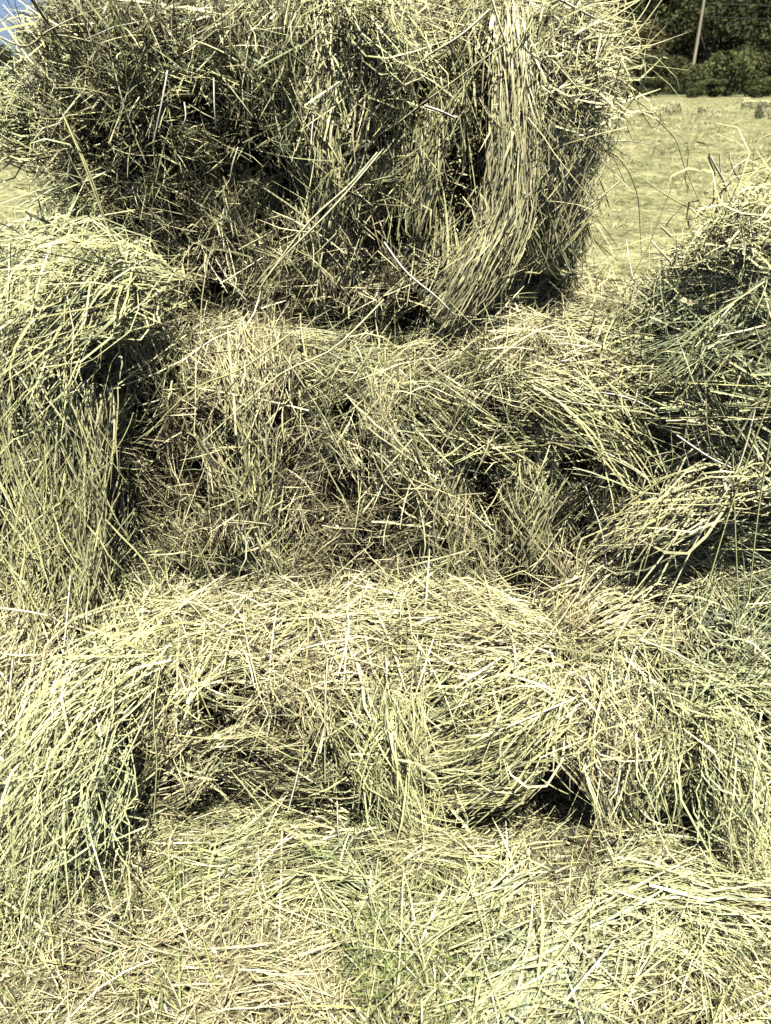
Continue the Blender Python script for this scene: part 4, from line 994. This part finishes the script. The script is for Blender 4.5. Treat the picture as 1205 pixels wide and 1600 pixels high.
# ------------------------------------------------------------------ loose hay on the ground in front of the stack
gxs = np.linspace(-1.5, 1.5, 80); gys = np.linspace(.3, 1.35, 40)
Xs, Ys = np.meshgrid(gxs, gys, indexing='ij')
pc = np.stack([Xs.ravel(), Ys.ravel(), ground_h(Xs.ravel(), Ys.ravel())], 1)
ii = np.arange(Xs.size).reshape(Xs.shape)
gcore = (pc, np.stack([ii[:-1, :-1], ii[1:, :-1], ii[1:, 1:], ii[:-1, 1:]], -1).reshape(-1, 4))


link('gap_shade_sheet', new_mesh('gap_shade_sheet', pc + np.array([0, 0, .004]), gcore[1], M_CORE, smooth=True), kind='structure')  # added near-black sheet, painted-in shade for the gaps in the loose hay


def ground_weight(c, nr):
    px, py = proj(c)
    return np.where((px > -120) & (px < 1325) & (py > 1180) & (py < 1720), 1.0, .28)


def heap_share(p, which):
    h = np.zeros(len(p))
    for k in which:
        c, sx, sy, a = HEAPS[k]
        h = np.maximum(h, np.exp(-((p[:, 0] - c[0]) / (sx * 1.25)) ** 2 - ((p[:, 1] - c[1]) / (sy * 1.25)) ** 2))
    return h


d = cover(GR, gcore, 43000, ground_weight, lock=.6, offmax=.045, widk=1.05)
hr, hl, hm = heap_share(d[0], [0, 3, 5]), heap_share(d[0], [4]), heap_share(d[0], [1, 2])
cls = np.where(hr > .42, 1, np.where(hl > .42, 2, np.where(hm > .42, 3, 0)))
for k, (nm, lab) in enumerate([('hay_litter', 'short trampled straw littering the ground before the stack'), ('loose_hay', 'long greenish loose hay spread on the ground at the lower right'),
                               ('loose_hay', 'loose hay heaped at the foot of the bottom left bale'), ('loose_hay', 'small pale mound of loose hay under the front of the bottom centre bale')]):
    s = cls == k
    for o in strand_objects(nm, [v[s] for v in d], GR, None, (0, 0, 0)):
        o['label'] = lab
o = chaff('hay_chaff', GR, gcore, 22000, None, (0, 0, 0), ground_weight); o['label'] = 'fine broken chaff scattered among the straw on the ground'


def bed(n):
    q = sample(gcore[0], gcore[1], n, ground_weight); m = len(q)
    th = rng.uniform(0, 6.28, m); el = rng.normal(.05, .2, m)
    a = np.stack([np.cos(th) * np.cos(el), np.sin(th) * np.cos(el), np.sin(el)], 1); b = nrm(np.cross(a, np.array([0, 0, 1.]) + rng.normal(0, .5, (m, 3))))
    q = q + np.array([0, 0, 1.]) * rng.uniform(.006, .016, (m, 1))
    la = rng.lognormal(np.log(.019), .5, (m, 1)); lb = rng.lognormal(np.log(.0012), .4, (m, 1))
    V = np.stack([q - a * la, q + b * lb, q + a * la, q - b * lb], 1).reshape(-1, 3)
    o = link('hay_litter', new_mesh('hay_litter', V, np.arange(m * 4).reshape(m, 4), M_HAY, np.repeat(np.clip(rng.normal(.68, .28, m), 0, 1), 4), np.repeat(np.clip(rng.normal(.5, .3, m), .12, 1.5), 4)), kind='stuff')  # brownish bits; low tone carries painted shade from the strands above
    o['label'] = 'bed of short broken hay pressed flat on the ground'


bed(66000)

# green grass growing up through the litter
M_GRASS = hay_material('green_grass', [(0, (.13, .17, .055)), (1, (.27, .29, .11))], spec=.25, translucent=.15)
gp = []
for (px, py, sx, sy, n) in [(640, 1540, .07, .06, 320), (600, 1560, .03, .04, 160), (700, 1575, .04, .04, 160), (250, 1420, .05, .03, 160), (520, 1440, .05, .03, 120), (1070, 1575, .06, .03, 200), (1150, 1570, .05, .03, 120), (90, 1480, .06, .04, 160), (330, 1590, .05, .03, 80)]:
    c = P(px, py, .62 + (1600 - py) * .0013); c[2] = 0
    c = np.array([(px - 602.5) / F * 1.45, CAM_H / math.tan(PITCH + math.atan((py - 800) / F)), 0])
    gp.append(c + rng.normal(0, 1, (n, 3)) * np.array([sx, sy, 0]))
gp = np.concatenate(gp); gp = gp[rng.random(len(gp)) < .6]; m = len(gp); gp[:, 2] = ground_h(gp[:, 0], gp[:, 1])
lean = rng.normal(0, .45, (m, 2)); gl = rng.uniform(.03, .10, m); t = np.linspace(0, 1, 4)[None, :, None]
D = nrm(np.concatenate([lean, np.ones((m, 1))], 1))
path = gp[:, None] + D[:, None] * gl[:, None, None] * t + np.concatenate([lean * .6, np.zeros((m, 1))], 1)[:, None] * gl[:, None, None] * t ** 2
o = link('green_grass', strands_mesh('green_grass', path, rng.uniform(.0018, .0034, m), False, nrm(np.array([0, -.8, .5]) + rng.normal(0, .5, (m, 3))), rng.random(m), np.clip(rng.normal(1, .25, m), .5, 1.5), (0, 0, 0), M_GRASS), kind='stuff')
o['label'] = 'short green grass growing up through the straw in front'
